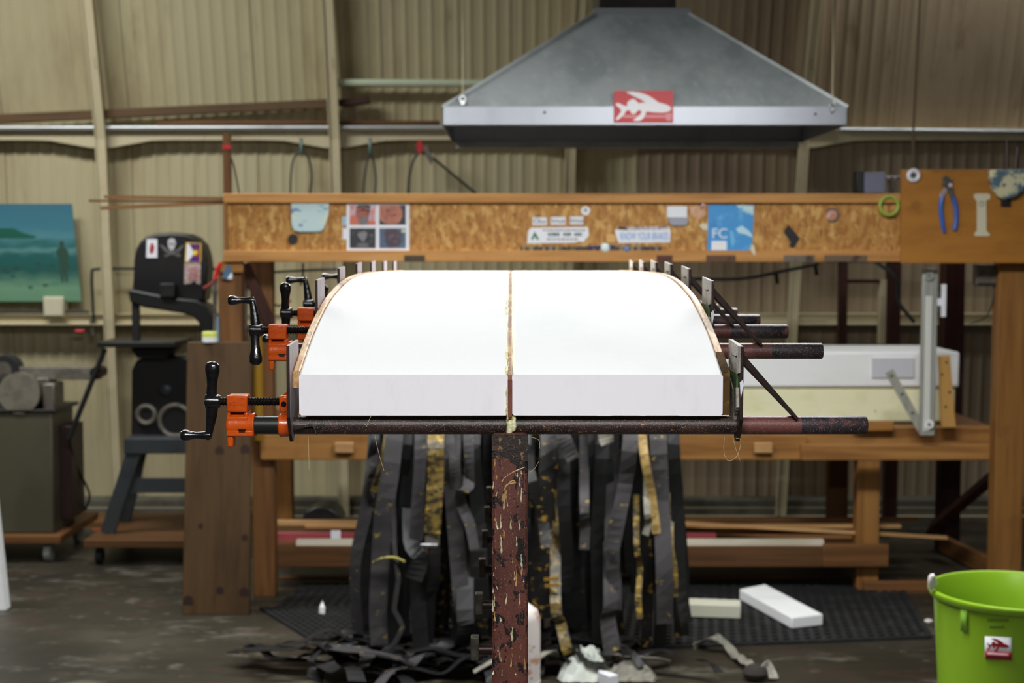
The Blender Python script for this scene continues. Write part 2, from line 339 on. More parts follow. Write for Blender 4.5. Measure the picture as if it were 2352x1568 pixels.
    def build(s, name, m, parent=None, smooth=True, bevel=0.0, label=None, cat=None, group=None, kind=None):
        if parent is None:
            lo = [min(p[i] for p in s.v) for i in range(3)]; hi = [max(p[i] for p in s.v) for i in range(3)]
            org = V(((lo[0] + hi[0]) / 2, (lo[1] + hi[1]) / 2, lo[2]))
        else: org = origin(parent)
        o = bpy.data.objects.new(name, s.mesh(name, m, org, smooth)); COL.objects.link(o)
        if parent is None: o.location = org
        else: o.parent = parent
        if bevel:
            b = o.modifiers.new('bevel', 'BEVEL'); b.width = bevel; b.segments = 2; b.limit_method = 'ANGLE'; b.angle_limit = R(40)
        tag(o, label, cat, group, kind)
        return o
def origin(o):
    p = V((0, 0, 0))
    while o: p = p + o.location; o = o.parent
    return p
def tag(o, label=None, cat=None, group=None, kind=None):
    if label: o['label'] = label
    if cat: o['category'] = cat
    if group: o['group'] = group
    if kind: o['kind'] = kind
    return o
def thing(name, label, cat, loc, group=None, kind=None):
    o = bpy.data.objects.new(name, None); COL.objects.link(o); o.location = loc; o.empty_display_size = 0.05
    return tag(o, label, cat, group, kind)
def dup(src, name, label=None, group=None, parent=None, loc=None):
    c = src.copy(); c.name = name; COL.objects.link(c)
    if parent: c.parent = parent
    if loc is not None: c.location = loc
    if label: c['label'] = label
    if group: c['group'] = group
    return c
def decal(parent, name, pxs, Y, m, t=0.0012, label=None, **k):
    return MB().pprism(pxs, Y - t, t).build(name, m, parent, smooth=False, label=label, **k)
def rect(x0, y0, x1, y1): return [(x0, y1), (x1, y1), (x1, y0), (x0, y0)]
def circ(cx, cy, rx, ry=None, n=20):
    ry = ry or rx
    return [(cx + rx * math.cos(2 * math.pi * i / n), cy + ry * math.sin(2 * math.pi * i / n)) for i in range(n)]
def text(parent, name, body, px, py, size_px, Y, m, t=0.0008, stretch=1.0):
    cu = bpy.data.curves.new(name, 'FONT'); cu.body = body; cu.size = size_px * Y / FPX; cu.extrude = t; cu.align_x = 'CENTER'; cu.align_y = 'CENTER'
    tmp = bpy.data.objects.new(name, cu)
    me = bpy.data.meshes.new_from_object(tmp); bpy.data.objects.remove(tmp)
    p = at(px, py, Y) - origin(parent)
    M = Matrix.Translation(p) @ Matrix.Rotation(math.pi / 2, 4, 'X') @ Matrix.Diagonal((stretch, 1, 1, 1))
    me.transform(M); me.materials.clear(); me.materials.append(m)
    o = bpy.data.objects.new(name, me); COL.objects.link(o); o.parent = parent
    return o
def bez(p, n=20):
    """Catmull-Rom through points"""
    p = [V(q) for q in p]; out = []
    e = [p[0] * 2 - p[1]] + p + [p[-1] * 2 - p[-2]]
    seg = len(p) - 1; per = max(2, n // seg)
    for i in range(seg):
        a, b, c, d = e[i:i + 4]
        for k in range(per):
            t = k / per
            out.append(0.5 * ((2 * b) + (c - a) * t + (2 * a - 5 * b + 4 * c - d) * t * t + (3 * b - a - 3 * c + d) * t ** 3))
    out.append(p[-1]); return out
def pz(px, py, Y): return at(px, py, Y).z
# ================================================================ the setting
MB().box(-7, 7, -3, 9.2, -0.10, 0.0).build('floor', m_floor, smooth=False, label='stained grey brown concrete workshop floor', cat='floor', kind='structure')

wb = thing('wall_back', 'beige ribbed metal siding wall behind the bench', 'wall', (0, 8.75, 0), kind='structure')
def sheet(x0, x1, zs, parent):
    """corrugated sheet between x0 and x1 through heights zs"""
    b = MB(); per = 0.0762; n = int((x1 - x0) / per * 8); o = 0
    xs = [x0 + (x1 - x0) * i / n for i in range(n + 1)]
    for z in zs:
        for x in xs:
            ph = (x % per) / per
            d = 0.0 if ph < 0.55 else (0.008 * math.sin((ph - 0.55) / 0.45 * math.pi))
            b.v.append(V((x, wallY(z) - d, z)))
    m = n + 1
    for j in range(len(zs) - 1):
        for i in range(n): b.f.append([j * m + i, j * m + i + 1, (j + 1) * m + i + 1, (j + 1) * m + i])
    k = len(b.v)
    for z in zs: b.v += [V((x0, wallY(z) + 0.03, z)), V((x1, wallY(z) + 0.03, z))]
    for j in range(len(zs) - 1): b.f.append([k + 2 * j, k + 2 * j + 2, k + 2 * j + 3, k + 2 * j + 1])
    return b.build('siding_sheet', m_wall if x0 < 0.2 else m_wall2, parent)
for i in range(14):
    x0 = -5.334 + i * 0.762
    sheet(x0, x0 + 0.759, [0.10, 1.2, 2.36], wb); sheet(x0, x0 + 0.759, [2.36, 3.3, 5.2], wb)
MB().box(-5.4, 5.4, 8.62, 8.80, 0.0, 0.10).build('trim_1', m_curb, smooth=False, bevel=0.01, label='low concrete kerb under the metal siding', cat='kerb', kind='structure')

def wallbeam(name, ps, wpx_m, proud, label, m=m_wallstruct, cat='column'):
    b = MB()
    t = thing(name, label, cat, (ps[1].x, ps[-1].y, 0), kind='structure')
    # flange facing the room, and the web set back to its right
    fb = MB()
    for a, c in zip(ps[:-1], ps[1:]):
        h = wpx_m / 2; n = V((0, 1, 0))
        fb.hexa([a + V((-h, 0, 0)), a + V((h, 0, 0)), a + V((h, 0.008, 0)), a + V((-h, 0.008, 0))],
                [c + V((-h, 0, 0)), c + V((h, 0, 0)), c + V((h, 0.008, 0)), c + V((-h, 0.008, 0))])
        for sx in (-h, h - 0.006):
            fb.hexa([a + V((sx, -0.012, 0)), a + V((sx + 0.006, -0.012, 0)), a + V((sx + 0.006, 0, 0)), a + V((sx, 0, 0))],
                    [c + V((sx, -0.012, 0)), c + V((sx + 0.006, -0.012, 0)), c + V((sx + 0.006, 0, 0)), c + V((sx, 0, 0))])
    fb.build('flange', m, t, smooth=False)
    web = MB()
    for a, c in zip(ps[:-1], ps[1:]):
        web.hexa([a + V((-0.005, 0.008, 0)), a + V((0.005, 0.008, 0)), a + V((0.005, proud, 0)), a + V((-0.005, proud, 0))],
                 [c + V((-0.005, 0.008, 0)), c + V((0.005, 0.008, 0)), c + V((0.005, proud, 0)), c + V((-0.005, proud, 0))])
    web.build('web', m, t, smooth=False)
    return t
cols = [((196, -40), (231, 320), (270, 1160), 'beige steel wall column beside the beach poster'),
        ((750, -40), (768, 320), (790, 1160), 'beige steel wall column behind the beam by the looped cords'),
        ((1337, -40), (1311, 330), (1290, 1160), 'steel wall column seen in the gap under the hood'),
        ((1880, -40), (1846, 330), (1794, 1160), 'steel wall column rising behind the right side of the hood')]
for i, (a, b_, c_, lb) in enumerate(cols):
    p0, p1, p2 = onwall(*a, 0.17), onwall(*b_, 0.17), onwall(*c_, 0.17)
    k = (p2 - p1) / (p1.z - p2.z); p2 = p2 + k * (p2.z - 0.0)
    k = (p0 - p1) / (p0.z - p1.z); p0 = p0 + k * (4.2 - p0.z)
    wallbeam('trim_%d' % (i + 2), [p0, p1, p2], 0.062, 0.15, lb)
# girts with haunches swelling at each column
cx = [onwall(c[1][0], 318, 0.1).x for c in cols]
def girt(name, x0, x1, ztop, h, swell, label):
    b = MB(); xs = sorted(set([x0, x1] + [x for c in cx for x in (c - 0.42, c - 0.30, c - 0.06, c + 0.06, c + 0.30, c + 0.42) if x0 < x < x1]))
    top, bot = [], []
    for x in xs:
        d = min(abs(x - c) for c in cx); s = max(0.0, min(1.0, (0.32 - d) / 0.26)) * swell
        y = wallY(ztop) - 0.10
        top.append(V((x, y, ztop))); bot.append(V((x, y, ztop - h - s)))
    b.prism(top + bot[::-1], (0, 0.012, 0))
    lip = [V((x0, wallY(ztop) - 0.13, ztop)), V((x1, wallY(ztop) - 0.13, ztop)), V((x1, wallY(ztop), ztop)), V((x0, wallY(ztop), ztop))]
    b.prism(lip, (0, 0, 0.006))
    b.prism([p + V((0, -0.03, -h)) for p in lip], (0, 0, 0.006)) if not swell else None
    return b.build(name, m_wallstruct, smooth=False, label=label, cat='girt', kind='structure')
zg = onwall(500, 300, 0.1).z
girt('trim_6', -5.3, 5.3, zg, 0.055, 0.045, 'pale steel girt running along the wall at hood height')
zg2 = onwall(100, 722, 0.1).z
girt('trim_7', -5.3, 5.3, zg2, 0.06, 0.0, 'lower steel girt running below the beach poster')
zg3 = onwall(1000, 1165, 0.1).z
girt('trim_8', -5.3, 5.3, zg3, 0.05, 0.0, 'bottom steel girt just above the concrete kerb')

# conduits on the wall
def conduit(name, pts, r, label, m=m_pipezinc, cat='conduit'):
    return MB().tube(pts, r, 8).build(name, m, label=label, cat=cat)
conduit('conduit', [onwall(-200, 294, 0.14), onwall(1040, 293, 0.14)], 0.013, 'silver conduit lying along the left half of the high girt')
conduit('conduit', [onwall(1930, 297, 0.14), onwall(2500, 303, 0.14)], 0.012, 'silver conduit lying along the girt right of the hood')
conduit('conduit', [onwall(776, 190, 0.10), onwall(1110, 192, 0.10)], 0.022, 'pale green pipe running from the column towards the hood', mat('pale_green_paint', (196, 206, 178), rough=0.45), 'pipe')
conduit('conduit', [onwall(-200, 716, 0.13), onwall(205, 716, 0.13)], 0.008, 'thin dark conduit feeding the junction box under the poster', m_cable)
conduit('conduit', bez([onwall(216, 745, 0.13), onwall(213, 690, 0.13), onwall(211, 630, 0.13), onwall(222, 618, 0.13), onwall(300, 617, 0.13), onwall(500, 618, 0.13)], 20), 0.009, 'dark bent conduit climbing the wall beside the band saw', m_cable)
conduit('hanger_wire', [onwall(2116, -40, 0.18), onwall(2098, 300, 0.18), onwall(2094, 450, 0.18)], 0.008, 'thin brown vertical conduit on the siding right of the hood', mat('brown_conduit', (112, 96, 72), rough=0.6))
jb = thing('junction_box', 'cream junction box below the beach poster', 'box', onwall(122, 728, 0.2))
MB().pbox(99, 681, 146, 728, 8.50, 0.09).build('box_body', m_offwhite, jb, bevel=0.006)
MB().pbox(102, 684, 143, 725, 8.492, 0.008).build('cover_plate', m_offwhite, jb, bevel=0.003)
av = thing('air_valve', 'small red handled air valve below the lower girt', 'valve', onwall(200, 775, 0.15))
MB().tube([onwall(210, 735, 0.14), onwall(214, 770, 0.14)], 0.013, 8).build('valve_body', m_castgrey, av)
MB().tube([onwall(174, 760, 0.15), onwall(194, 760, 0.15)], 0.011, 8).build('handle', m_red, av)

# long boards stored on the girt
def stored(name, x0, y0, x1, y1, thpx, m, label, off=0.16):
    a, b = onwall(x0, y0, off), onwall(x1, y1, off); yy = (a.y + b.y) / 2
    a.y = b.y = yy
    return MB().beam(a, b, thpx * 8.5 / FPX, 0.05, (0, 0, 1)).build(name, m, bevel=0.004, label=label, cat='board')
stored('storage_board', -150, 281, 752, 238, 20, m_dx, 'long brown board sloping up to the middle wall column', 0.10)
stored('storage_board', 360, 282, 1010, 282, 9, m_bx, 'thin orange timber lying flat on the high girt', 0.07)
stored('storage_board', 778, 237, 849, 230, 15, m_rx, 'dark red board end poking past the middle column', 0.10)

# beach poster
pc = [onwall(-170, 692, 0.12), onwall(187, 692, 0.12), onwall(165, 468, 0.12), onwall(-170, 468, 0.12)]
py_ = sum(p.y for p in pc) / 4
def posterm():
    m = bpy.data.materials.new('beach_print'); m.use_nodes = True; N = m.node_tree.nodes; L = m.node_tree.links
    tc = N.new('ShaderNodeTexCoord'); sp = N.new('ShaderNodeSeparateXYZ'); L.new(tc.outputs['Object'], sp.inputs[0])
    no = N.new('ShaderNodeTexNoise'); no.inputs['Scale'].default_value = 1; no.inputs['Detail'].default_value = 5
    mp = N.new('ShaderNodeMapping'); mp.inputs['Scale'].default_value = (7, 7, 26); L.new(tc.outputs['Object'], mp.inputs[0]); L.new(mp.outputs[0], no.inputs['Vector'])
    ma = N.new('ShaderNodeMath'); ma.operation = 'MULTIPLY_ADD'; ma.inputs[1].default_value = 0.10; L.new(no.outputs['Fac'], ma.inputs[0]); L.new(sp.outputs['Z'], ma.inputs[2])
    mr = N.new('ShaderNodeMapRange'); mr.inputs['From Min'].default_value = 0.05; mr.inputs['From Max'].default_value = 0.64; L.new(ma.outputs[0], mr.inputs['Value'])
    cr = N.new('ShaderNodeValToRGB'); e = cr.color_ramp.elements
    stops = [(0.0, (104, 146, 112)), (0.14, (112, 154, 122)), (0.22, (84, 128, 106)), (0.30, (36, 88, 80)), (0.46, (34, 96, 92)), (0.52, (92, 142, 140)), (0.57, (42, 104, 100)), (0.66, (84, 138, 146)), (0.74, (64, 124, 138)), (1.0, (60, 112, 132))]
    e[0].position = 0; e[0].color = lin(stops[0][1]); e[1].position = 1; e[1].color = lin(stops[-1][1])
    for p, c in stops[1:-1]: q = e.new(p); q.color = lin(c)
    L.new(mr.outputs['Result'], cr.inputs[0])
    b = N['Principled BSDF']; L.new(cr.outputs[0], b.inputs['Base Color']); b.inputs['Roughness'].default_value = 0.45
    return m
po = thing('beach_poster', 'teal beach photograph print hanging on the left wall', 'poster', V((at(8, 692, py_).x, py_, pz(8, 692, py_))))
MB().pprism([(-170, 692), (187, 692), (165, 468), (-170, 468)], py_, 0.006).build('print_sheet', posterm(), po, smooth=False)
m_fig = mat('printed_figure', (46, 76, 62), rough=0.5)
decal(po, 'printed_figure', [(141, 648), (140, 622), (135, 604), (135, 590), (131, 590), (129, 576), (135, 569), (138, 566), (135, 560), (138, 554), (144, 553), (148, 558), (146, 566), (150, 569), (156, 576), (159, 592), (155, 596), (158, 610), (154, 626), (156, 646), (150, 648), (149, 626), (146, 626), (146, 648)], py_, m_fig, 0.001, 'small dark figure standing at the shore')
decal(po, 'printed_headland', [(-170, 524), (30, 524), (52, 534), (84, 543), (78, 547), (-170, 548)], py_, mat('printed_headland', (20, 92, 72), rough=0.5), 0.001, 'dark green headland printed in the poster')
for i, q in enumerate([(12, 620), (38, 615), (88, 606), (30, 634), (120, 610), (-40, 622), (70, 660), (104, 655)]):
    decal(po, 'printed_rock', circ(q[0], q[1], 6 + i % 3, 3, 8), py_, m_fig, 0.0008)

# ================================================================ fume hood
hood = thing('fume_hood', 'galvanised sheet metal extraction hood with red fish sticker', 'hood', at(1481, 287, 6.45))
HY0, HY1 = 6.0, 6.95
xl, xr = at(1016, 265, HY0).x, at(1947, 268, HY0).x
zb, zt = pz(1481, 288, HY0), pz(1481, 245, HY0)
tz = pz(1473, 30, 6.28); cxl, cxr = at(1367, 30, 6.28).x, at(1581, 30, 6.28).x; CY0, CY1 = 6.28, 6.68
def rimbar(b, p, q, nrm):
    b.prism([V((p[0], p[1], zb)), V((q[0], q[1], zb)), V((q[0], q[1], zt)), V((p[0], p[1], zt))], nrm)
rb = MB(); rimbar(rb, (xl, HY0), (xr, HY0), (0, 0.004, 0)); rb.box(xl, xr, HY0, HY0 + 0.03, zb, zb + 0.003); rb.build('front_rim', m_galvrim, hood, smooth=False)
rb = MB(); rimbar(rb, (xl, HY1), (xr, HY1), (0, -0.004, 0)); rb.box(xl, xr, HY1 - 0.03, HY1, zb, zb + 0.003); rb.build('back_rim', m_galvrim, hood, smooth=False)
for nm, x, s in (('side_rim', xl, 0.004), ('side_rim', xr, -0.004)):
    rb = MB(); rimbar(rb, (x, HY0), (x, HY1), (s, 0, 0)); rb.build(nm, m_galvrim, hood, smooth=False)
F = [V((xl, HY0, zt)), V((xr, HY0, zt)), V((xr, HY1, zt)), V((xl, HY1, zt))]
T = [V((cxl, CY0, tz)), V((cxr, CY0, tz)), V((cxr, CY1, tz)), V((cxl, CY1, tz))]
for nm, i, j in (('front_panel', 0, 1), ('side_panel', 1, 2), ('back_panel', 2, 3), ('side_panel', 3, 0)):
    n = (F[j] - F[i]).cross(T[i] - F[i]).normalized()
    MB().prism([F[i], F[j], T[j], T[i]], n * -0.002).build(nm, m_galv, hood, smooth=False)
for i in range(4):     # standing seams
    MB().beam(F[i], T[i], 0.012, 0.012).build('corner_seam', m_galv, hood)
cb = MB().box(cxl - 0.006, cxr + 0.006, CY0 - 0.006, CY1 + 0.006, tz - 0.01, tz + 0.022); cb.build('collar', m_galvrim, hood, smooth=False)
MB().box(cxl + 0.02, cxr - 0.05, CY0 + 0.04, CY1, tz + 0.022, tz + 1.3).build('exhaust_duct', m_ductdark, hood, smooth=False, label='dark duct rising from the hood collar')
MB().box(xl + 0.02, xr - 0.02, HY1 - 0.05, HY1 - 0.01, zb - 0.03, zb).build('back_trough', m_galv, hood, smooth=False)
for px, py in ((1063, 236), (1912, 252)):
    p = at(px, py, HY0 - 0.01)
    MB().tube([p + V((0, 0.06, 0)), p + V((0, -0.012, 0))], 0.010, 8).build('eye_bolt', m_chrome, hood)
    MB().ring(p + V((0, -0.006, 0.015)), (0, 1, 0), 0.012, 0.004, 14, 6).build('ring', m_chrome, hood)
    q = at(px - 1 if px < 1400 else px - 4, -60, HY0 + 0.02)
    MB().tube([p + V((0, 0.0, 0.026)), V((q.x, p.y, q.z + 0.5))], 0.0022, 6).build('hanger_rod', m_wallstruct, hood)
for px, py in ((1251, 258), (1873, 262)):
    MB().tube([at(px, py, HY0), at(px, py, HY0 - 0.004)], 0.006, 8).build('rivet', m_ductdark, hood)
# red sticker with flying fish: bent over the rim edge
fish = [(640, 270), (820, 265), (1010, 290), (1180, 340), (1330, 400), (1470, 490), (1600, 590), (1720, 620), (1850, 660), (1950, 715), (1990, 770), (1940, 850), (1830, 885), (1700, 895), (1450, 885), (1240, 860), (1215, 930), (1180, 1010),
        (1110, 1100), (1020, 1140), (930, 1145), (830, 1120), (960, 1040), (1060, 950), (1095, 860), (1060, 825), (990, 820), (940, 890), (860, 945), (780, 910), (745, 830), (690, 815), (620, 850), (570, 950), (500, 1020), (420, 1085), (350, 1125), (320, 1080),
        (400, 980), (465, 890), (480, 830), (430, 750), (320, 670), (340, 610), (420, 615), (500, 660), (600, 700), (680, 690), (655, 610), (740, 520), (840, 480), (920, 520), (990, 610), (1100, 600), (1210, 585), (1090, 510), (900, 420), (760, 350), (640, 290)]
def zmap(pts, sx=13.07, ox=1390, oy=190): return [(x / sx + ox, y / sx + oy) for x, y in pts]
HS = HY0 - 0.003
decal(hood, 'fish_sticker', rect(1410, 208.5, 1546, 281), HS, m_red, 0.003, 'red sticker with white flying fish')
st_ = bpy.data.objects['fish_sticker']
decal(st_, 'printed_fish', zmap(fish), HS - 0.003, m_fishwhite, 0.001, 'white flying fish')
decal(st_, 'printed_bar', rect(1431, 264.5, 1528, 270), HS - 0.003, m_palered, 0.0008)
decal(st_, 'printed_bar', [(1526, 266), (1531, 261), (1541, 259), (1543, 266), (1540, 278), (1532, 276)], HS - 0.003, m_palered, 0.0009)

# ================================================================ overhead beam with its stickers
BY = 6.35
WBY = BY + 0.024
beam = thing('overhead_beam', 'long wooden I beam with strand board web above the bench', 'beam', V((0.4, BY, pz(1300, 600, BY))))
MB().pbox(513, 444, 2400, 466, BY, 0.064).build('top_flange', m_fx, beam, bevel=0.003)
MB().pbox(513, 575, 2400, 601, BY, 0.064).build('bottom_flange', m_fx, beam, bevel=0.003)
for x0, x1 in ((522, 1438), (1439.3, 2069), (2070, 2400)):
    MB().pbox(x0, 465, x1, 576, WBY, 0.014).build('web_panel', m_osb, beam, smooth=False)
MB().pbox(513, 466, 522, 575, BY + 0.002, 0.06).build('end_stiffener', m_wz, beam)
for i, (x0, x1, m) in enumerate(((928, 976, m_black), (1508, 1545, m_rx), (1622, 1690, m_bx), (1800, 1872, m_greydark), (1893, 1992, m_bx))):
    decal(beam, 'stain_patch', rect(x0, 586, x1, 600.5), BY, mat('flange_stain_%d' % i, [(70, 54, 38), (82, 40, 30), (90, 62, 38), (104, 92, 80), (100, 80, 60)][i], [((60, 44, 30), (20, 20, 20), 0.5, 0.65)], rough=0.7), 0.0012)
D = WBY
def flat(name, label, cat, pts, m, t=0.002, Y=None, group=None):
    return decal(None, name, pts, Y if Y else D, m, t, label, cat=cat, group=group)
# painted foam scrap
MB().pprism([(668, 467), (756, 467), (755, 490), (750, 510), (743, 526), (735, 532), (690, 533), (675, 530), (669, 515)], D - 0.018, 0.017).build('foam_scrap', m_marble, bevel=0.003, label='blue and cream painted foam scrap on the strand board', cat='scrap')
MB().tube([at(673, 548.5, D), at(673, 548.5, D - 0.012)], 0.0225, 20).build('bung', m_black, label='round black bung on the beam below the painted scrap', cat='bung')
# sheet of four photographs
ph = thing('photo_sheet', 'white sheet of four printed portrait photos on the beam', 'photo', at(868, 577, D))
MB().pprism(rect(796, 467, 940, 577), D - 0.002, 0.0016).build('paper', m_white, ph, smooth=False)
skin1 = mat('printed_skin', (164, 92, 76), [((120, 60, 50), (40, 40, 40), 0.45, 0.62, 0.7), ((196, 120, 100), (60, 60, 60), 0.5, 0.7, 0.6)], rough=0.5)
skin2 = mat('printed_skin_pale', (178, 110, 88), [((140, 78, 64), (34, 34, 34), 0.45, 0.62, 0.7), ((206, 138, 108), (50, 50, 50), 0.5, 0.7, 0.6)], rough=0.5)
pd = D - 0.002
def photo(x0, y0, x1, y1, m): return decal(ph, 'photograph', rect(x0, y0, x1, y1), pd, m, 0.0006)
p1 = photo(803, 471, 863, 516, mat('printed_scene_1', (196, 178, 190), [((214, 116, 92), (30, 30, 12), 0.5, 0.62), ((120, 130, 186), (34, 34, 30), 0.55, 0.66)], rough=0.5))
p2 = photo(871, 471, 932, 516, mat('printed_scene_2', (46, 46, 52), rough=0.5))
p3 = photo(803, 524, 863, 570, mat('printed_scene_3', (44, 44, 48), [((66, 66, 70), (30, 30, 30), 0.5, 0.66)], rough=0.5))
p4 = photo(871, 524, 932, 570, mat('printed_scene_4', (74, 92, 118), [((96, 110, 128), (20, 20, 20), 0.5, 0.7)], rough=0.5))
def blob(par, pts, m, lv=1): return decal(par, 'printed_shape', pts, pd - 0.0006 * lv, m, 0.0006)
pr_red = mat('printed_coral', (206, 108, 84), rough=0.5); pr_dk = mat('printed_dark', (44, 32, 34), rough=0.5); pr_gr = mat('printed_beard', (120, 110, 112), rough=0.5)
blob(p1, [(803, 516), (803, 497), (815, 493), (822, 500), (840, 505), (863, 508), (863, 516)], pr_red)
blob(p1, circ(833, 488, 17, 16), skin1, 2); blob(p1, [(819, 496), (830, 502), (848, 494), (846, 512), (838, 516), (826, 516)], pr_gr, 3)
blob(p1, [(816, 478), (822, 471), (850, 471), (851, 480), (838, 475), (826, 477)], pr_dk, 3); blob(p1, circ(835, 482, 6, 3), pr_dk, 3); blob(p1, circ(846, 484, 5, 3), pr_dk, 3)
blob(p2, [(871, 471), (918, 471), (924, 485), (924, 498), (916, 512), (905, 516), (885, 514), (875, 506), (871, 500)], skin2); blob(p2, circ(890, 483, 7, 2), mat('printed_brow', (112, 62, 54), rough=0.5), 2); blob(p2, circ(906, 494, 5, 3), mat('printed_lip', (140, 70, 66), rough=0.5), 2)
blob(p3, [(823, 534), (838, 531), (844, 536), (840, 548), (834, 555), (827, 548), (821, 540)], mat('printed_pale_grey', (122, 122, 126), rough=0.5)); blob(p3, circ(834, 563, 13, 6), mat('printed_mid_grey', (96, 96, 100), rough=0.5)); blob(p3, circ(853, 540, 5, 3), mat('printed_mid_grey2', (86, 86, 90), rough=0.5))
blob(p4, [(884, 526), (912, 524), (922, 538), (922, 556), (914, 568), (892, 569), (886, 556), (882, 540)], mat('printed_dark_face', (72, 58, 68), [((100, 86, 92), (40, 40, 40), 0.5, 0.66)], rough=0.5)); blob(p4, circ(927, 530, 5, 4), m_offwhite)
flat('paper_tab', 'small blue and white paper tab beside the photo sheet', 'paper', rect(786, 497, 797, 518), mat('tab_blue', (150, 186, 206), [((214, 222, 226), (60, 60, 60), 0.5, 0.6)], rough=0.6), 0.001)
flat('paper_tab', 'lower pale paper tab beside the photo sheet', 'paper', rect(787, 524, 797, 549), m_white, 0.001)
# lettered strips
for i, (x0, x1, y0, tx) in enumerate(((1223, 1256, 499, 'Oku'), (1265, 1299, 498, 'Imua'), (1309, 1340, 497, 'Imua'))):
    o = flat('name_strip', 'white paper strip lettered %s, %s of three above the green logo label' % (tx, ('first', 'second', 'third')[i]), 'label', rect(x0, y0, x1, y0 + 18), m_white, 0.0015, group='three lettered strips')
    text(o, 'lettering', tx, (x0 + x1) / 2, y0 + 9, 16, D - 0.0018, m_ink)
o = flat('logo_label', 'long white label with green triangle logo on the beam', 'label', [(1211, 559), (1213, 530), (1220, 523), (1350, 521), (1353, 540), (1340, 556), (1330, 554), (1320, 557)], m_white, 0.002)
decal(o, 'triangle_logo', [(1219, 550), (1228, 531), (1239, 550), (1232, 550), (1228, 542), (1225, 550)], D - 0.002, m_greenlet, 0.0006)
for y, x0, x1 in ((528.5, 1247, 1345), (549, 1256, 1332)):
    x = x0
    while x < x1 - 4:
        wv = random.uniform(4, 9); decal(o, 'fine_print', rect(x, y - 1.4, min(x + wv, x1), y + 1.4), D - 0.002, m_ink, 0.0005); x += wv + 2.2
for x0, x1 in ((1258, 1286), (1293, 1312), (1319, 1337)):
    decal(o, 'fine_print', rect(x0, 534, x1, 542), D - 0.002, mat('smudged_print', (150, 156, 158), [((80, 84, 86), (90, 90, 90), 0.5, 0.58)], rough=0.7), 0.0005)
o = flat('bumper_sticker', 'torn white bumper sticker with pale blue capitals', 'sticker', [(1421, 558), (1416, 545), (1412, 528), (1440, 522), (1535, 519), (1540, 530), (1539, 556)], m_white, 0.002)
text(o, 'lettering', 'KNOW YOUR BRAKES', 1480, 543, 24, D - 0.0023, m_bluelet, stretch=0.46)
decal(o, 'torn_strip', [(1414, 522), (1534, 519), (1534, 527), (1430, 529)], D - 0.002, mat('torn_grey', (190, 186, 190), [((90, 80, 84), (50, 50, 50), 0.5, 0.6)], rough=0.7), 0.0006)
decal(o, 'black_mark', rect(1420, 521, 1438, 527), D - 0.0026, m_black, 0.0006)
flat('round_sticker', 'round white sticker above the lettered strips', 'sticker', circ(1345, 484, 10.5), m_white, 0.0015)
decal(bpy.data.objects['round_sticker'], 'printed_mark', circ(1345, 482.5, 4.5), D - 0.0015, mat('pale_grey_print', (150, 150, 160), rough=0.6), 0.0005)
sb = thing('sponge_scrap', 'white and grey foam scrap glued high on the beam', 'scrap', at(1556, 518, D))
MB().pprism(rect(1532, 473, 1579, 500), D - 0.012, 0.0118).build('white_pad', m_white, sb, bevel=0.003)
MB().pprism([(1535, 497), (1582, 497), (1581, 512), (1574, 518), (1544, 519), (1536, 511)], D - 0.009, 0.0088).build('grey_pad', m_grey, sb, bevel=0.003)
o = flat('blue_flyer', 'blue wrinkled flyer with white FC lettering', 'flyer', [(1624, 575), (1627, 470), (1732, 471), (1731, 505), (1727, 578)], m_blue, 0.002)
text(o, 'lettering', 'FC', 1653, 537, 32, D - 0.0026, m_white)
decal(o, 'white_panel', rect(1634, 553, 1669, 574), D - 0.002, m_white, 0.0006)
decal(o, 'printed_cloud', [(1690, 470.5), (1731, 472), (1730, 494), (1712, 488), (1700, 480)], D - 0.002, mat('printed_cloud', (196, 218, 214), [((120, 186, 214), (30, 30, 30), 0.5, 0.62)], rough=0.5), 0.0006)
decal(o, 'printed_cloud', [(1690, 525), (1704, 518), (1720, 530), (1728, 540), (1727, 545), (1712, 538), (1696, 534)], D - 0.002, mat('printed_cloud2', (186, 216, 228), rough=0.5), 0.0006)
decal(o, 'printed_cloud', [(1676, 528), (1684, 532), (1688, 556), (1682, 568), (1678, 548)], D - 0.002, mat('printed_cloud3', (104, 176, 220), rough=0.5), 0.0006)
flat('torn_paper', 'torn cream paper corner left of the blue flyer', 'paper', [(1606, 518), (1614, 512), (1626, 515), (1626, 528), (1614, 527)], m_offwhite, 0.001)
flat('torn_paper', 'torn pale strip hanging at the flyer lower right', 'paper', [(1727, 560), (1733, 566), (1736, 586), (1730, 584), (1723, 572)], m_offwhite, 0.0255)
flat('tape_scrap', 'pale clear tape scrap left of the flyer top', 'tape', [(1580, 474), (1618, 472), (1622, 492), (1606, 504), (1590, 496)], mat('old_tape', (196, 148, 110), [((210, 176, 160), (40, 40, 40), 0.5, 0.66)], rough=0.4), 0.0008)
MB().ell(at(1615, 471, BY - 0.004), 0.008, 0.006, 0.008).build('push_pin', mat('pink_pin', (214, 170, 206), rough=0.3), label='small pink pin above the blue flyer', cat='pin')
flat('arrow_patch', 'black elbow shaped tape patch on the beam', 'patch', [(1800, 533), (1810, 515), (1838, 547), (1822, 571), (1813, 566), (1816, 556)], m_black, 0.003)
bd = thing('round_badge', 'round badge with dark rim on the beam', 'badge', at(1910, 512, D))
MB().tube([at(1910, 494, D), at(1910, 494, D - 0.004)], 0.0325, 24).build('rim', m_machinegrey, bd)
MB().tube([at(1910, 494, D - 0.004), at(1910, 494, D - 0.006)], 0.024, 24).build('face', mat('badge_face', (176, 112, 76), [((200, 180, 180), (50, 50, 50), 0.52, 0.62)], rough=0.4), bd)
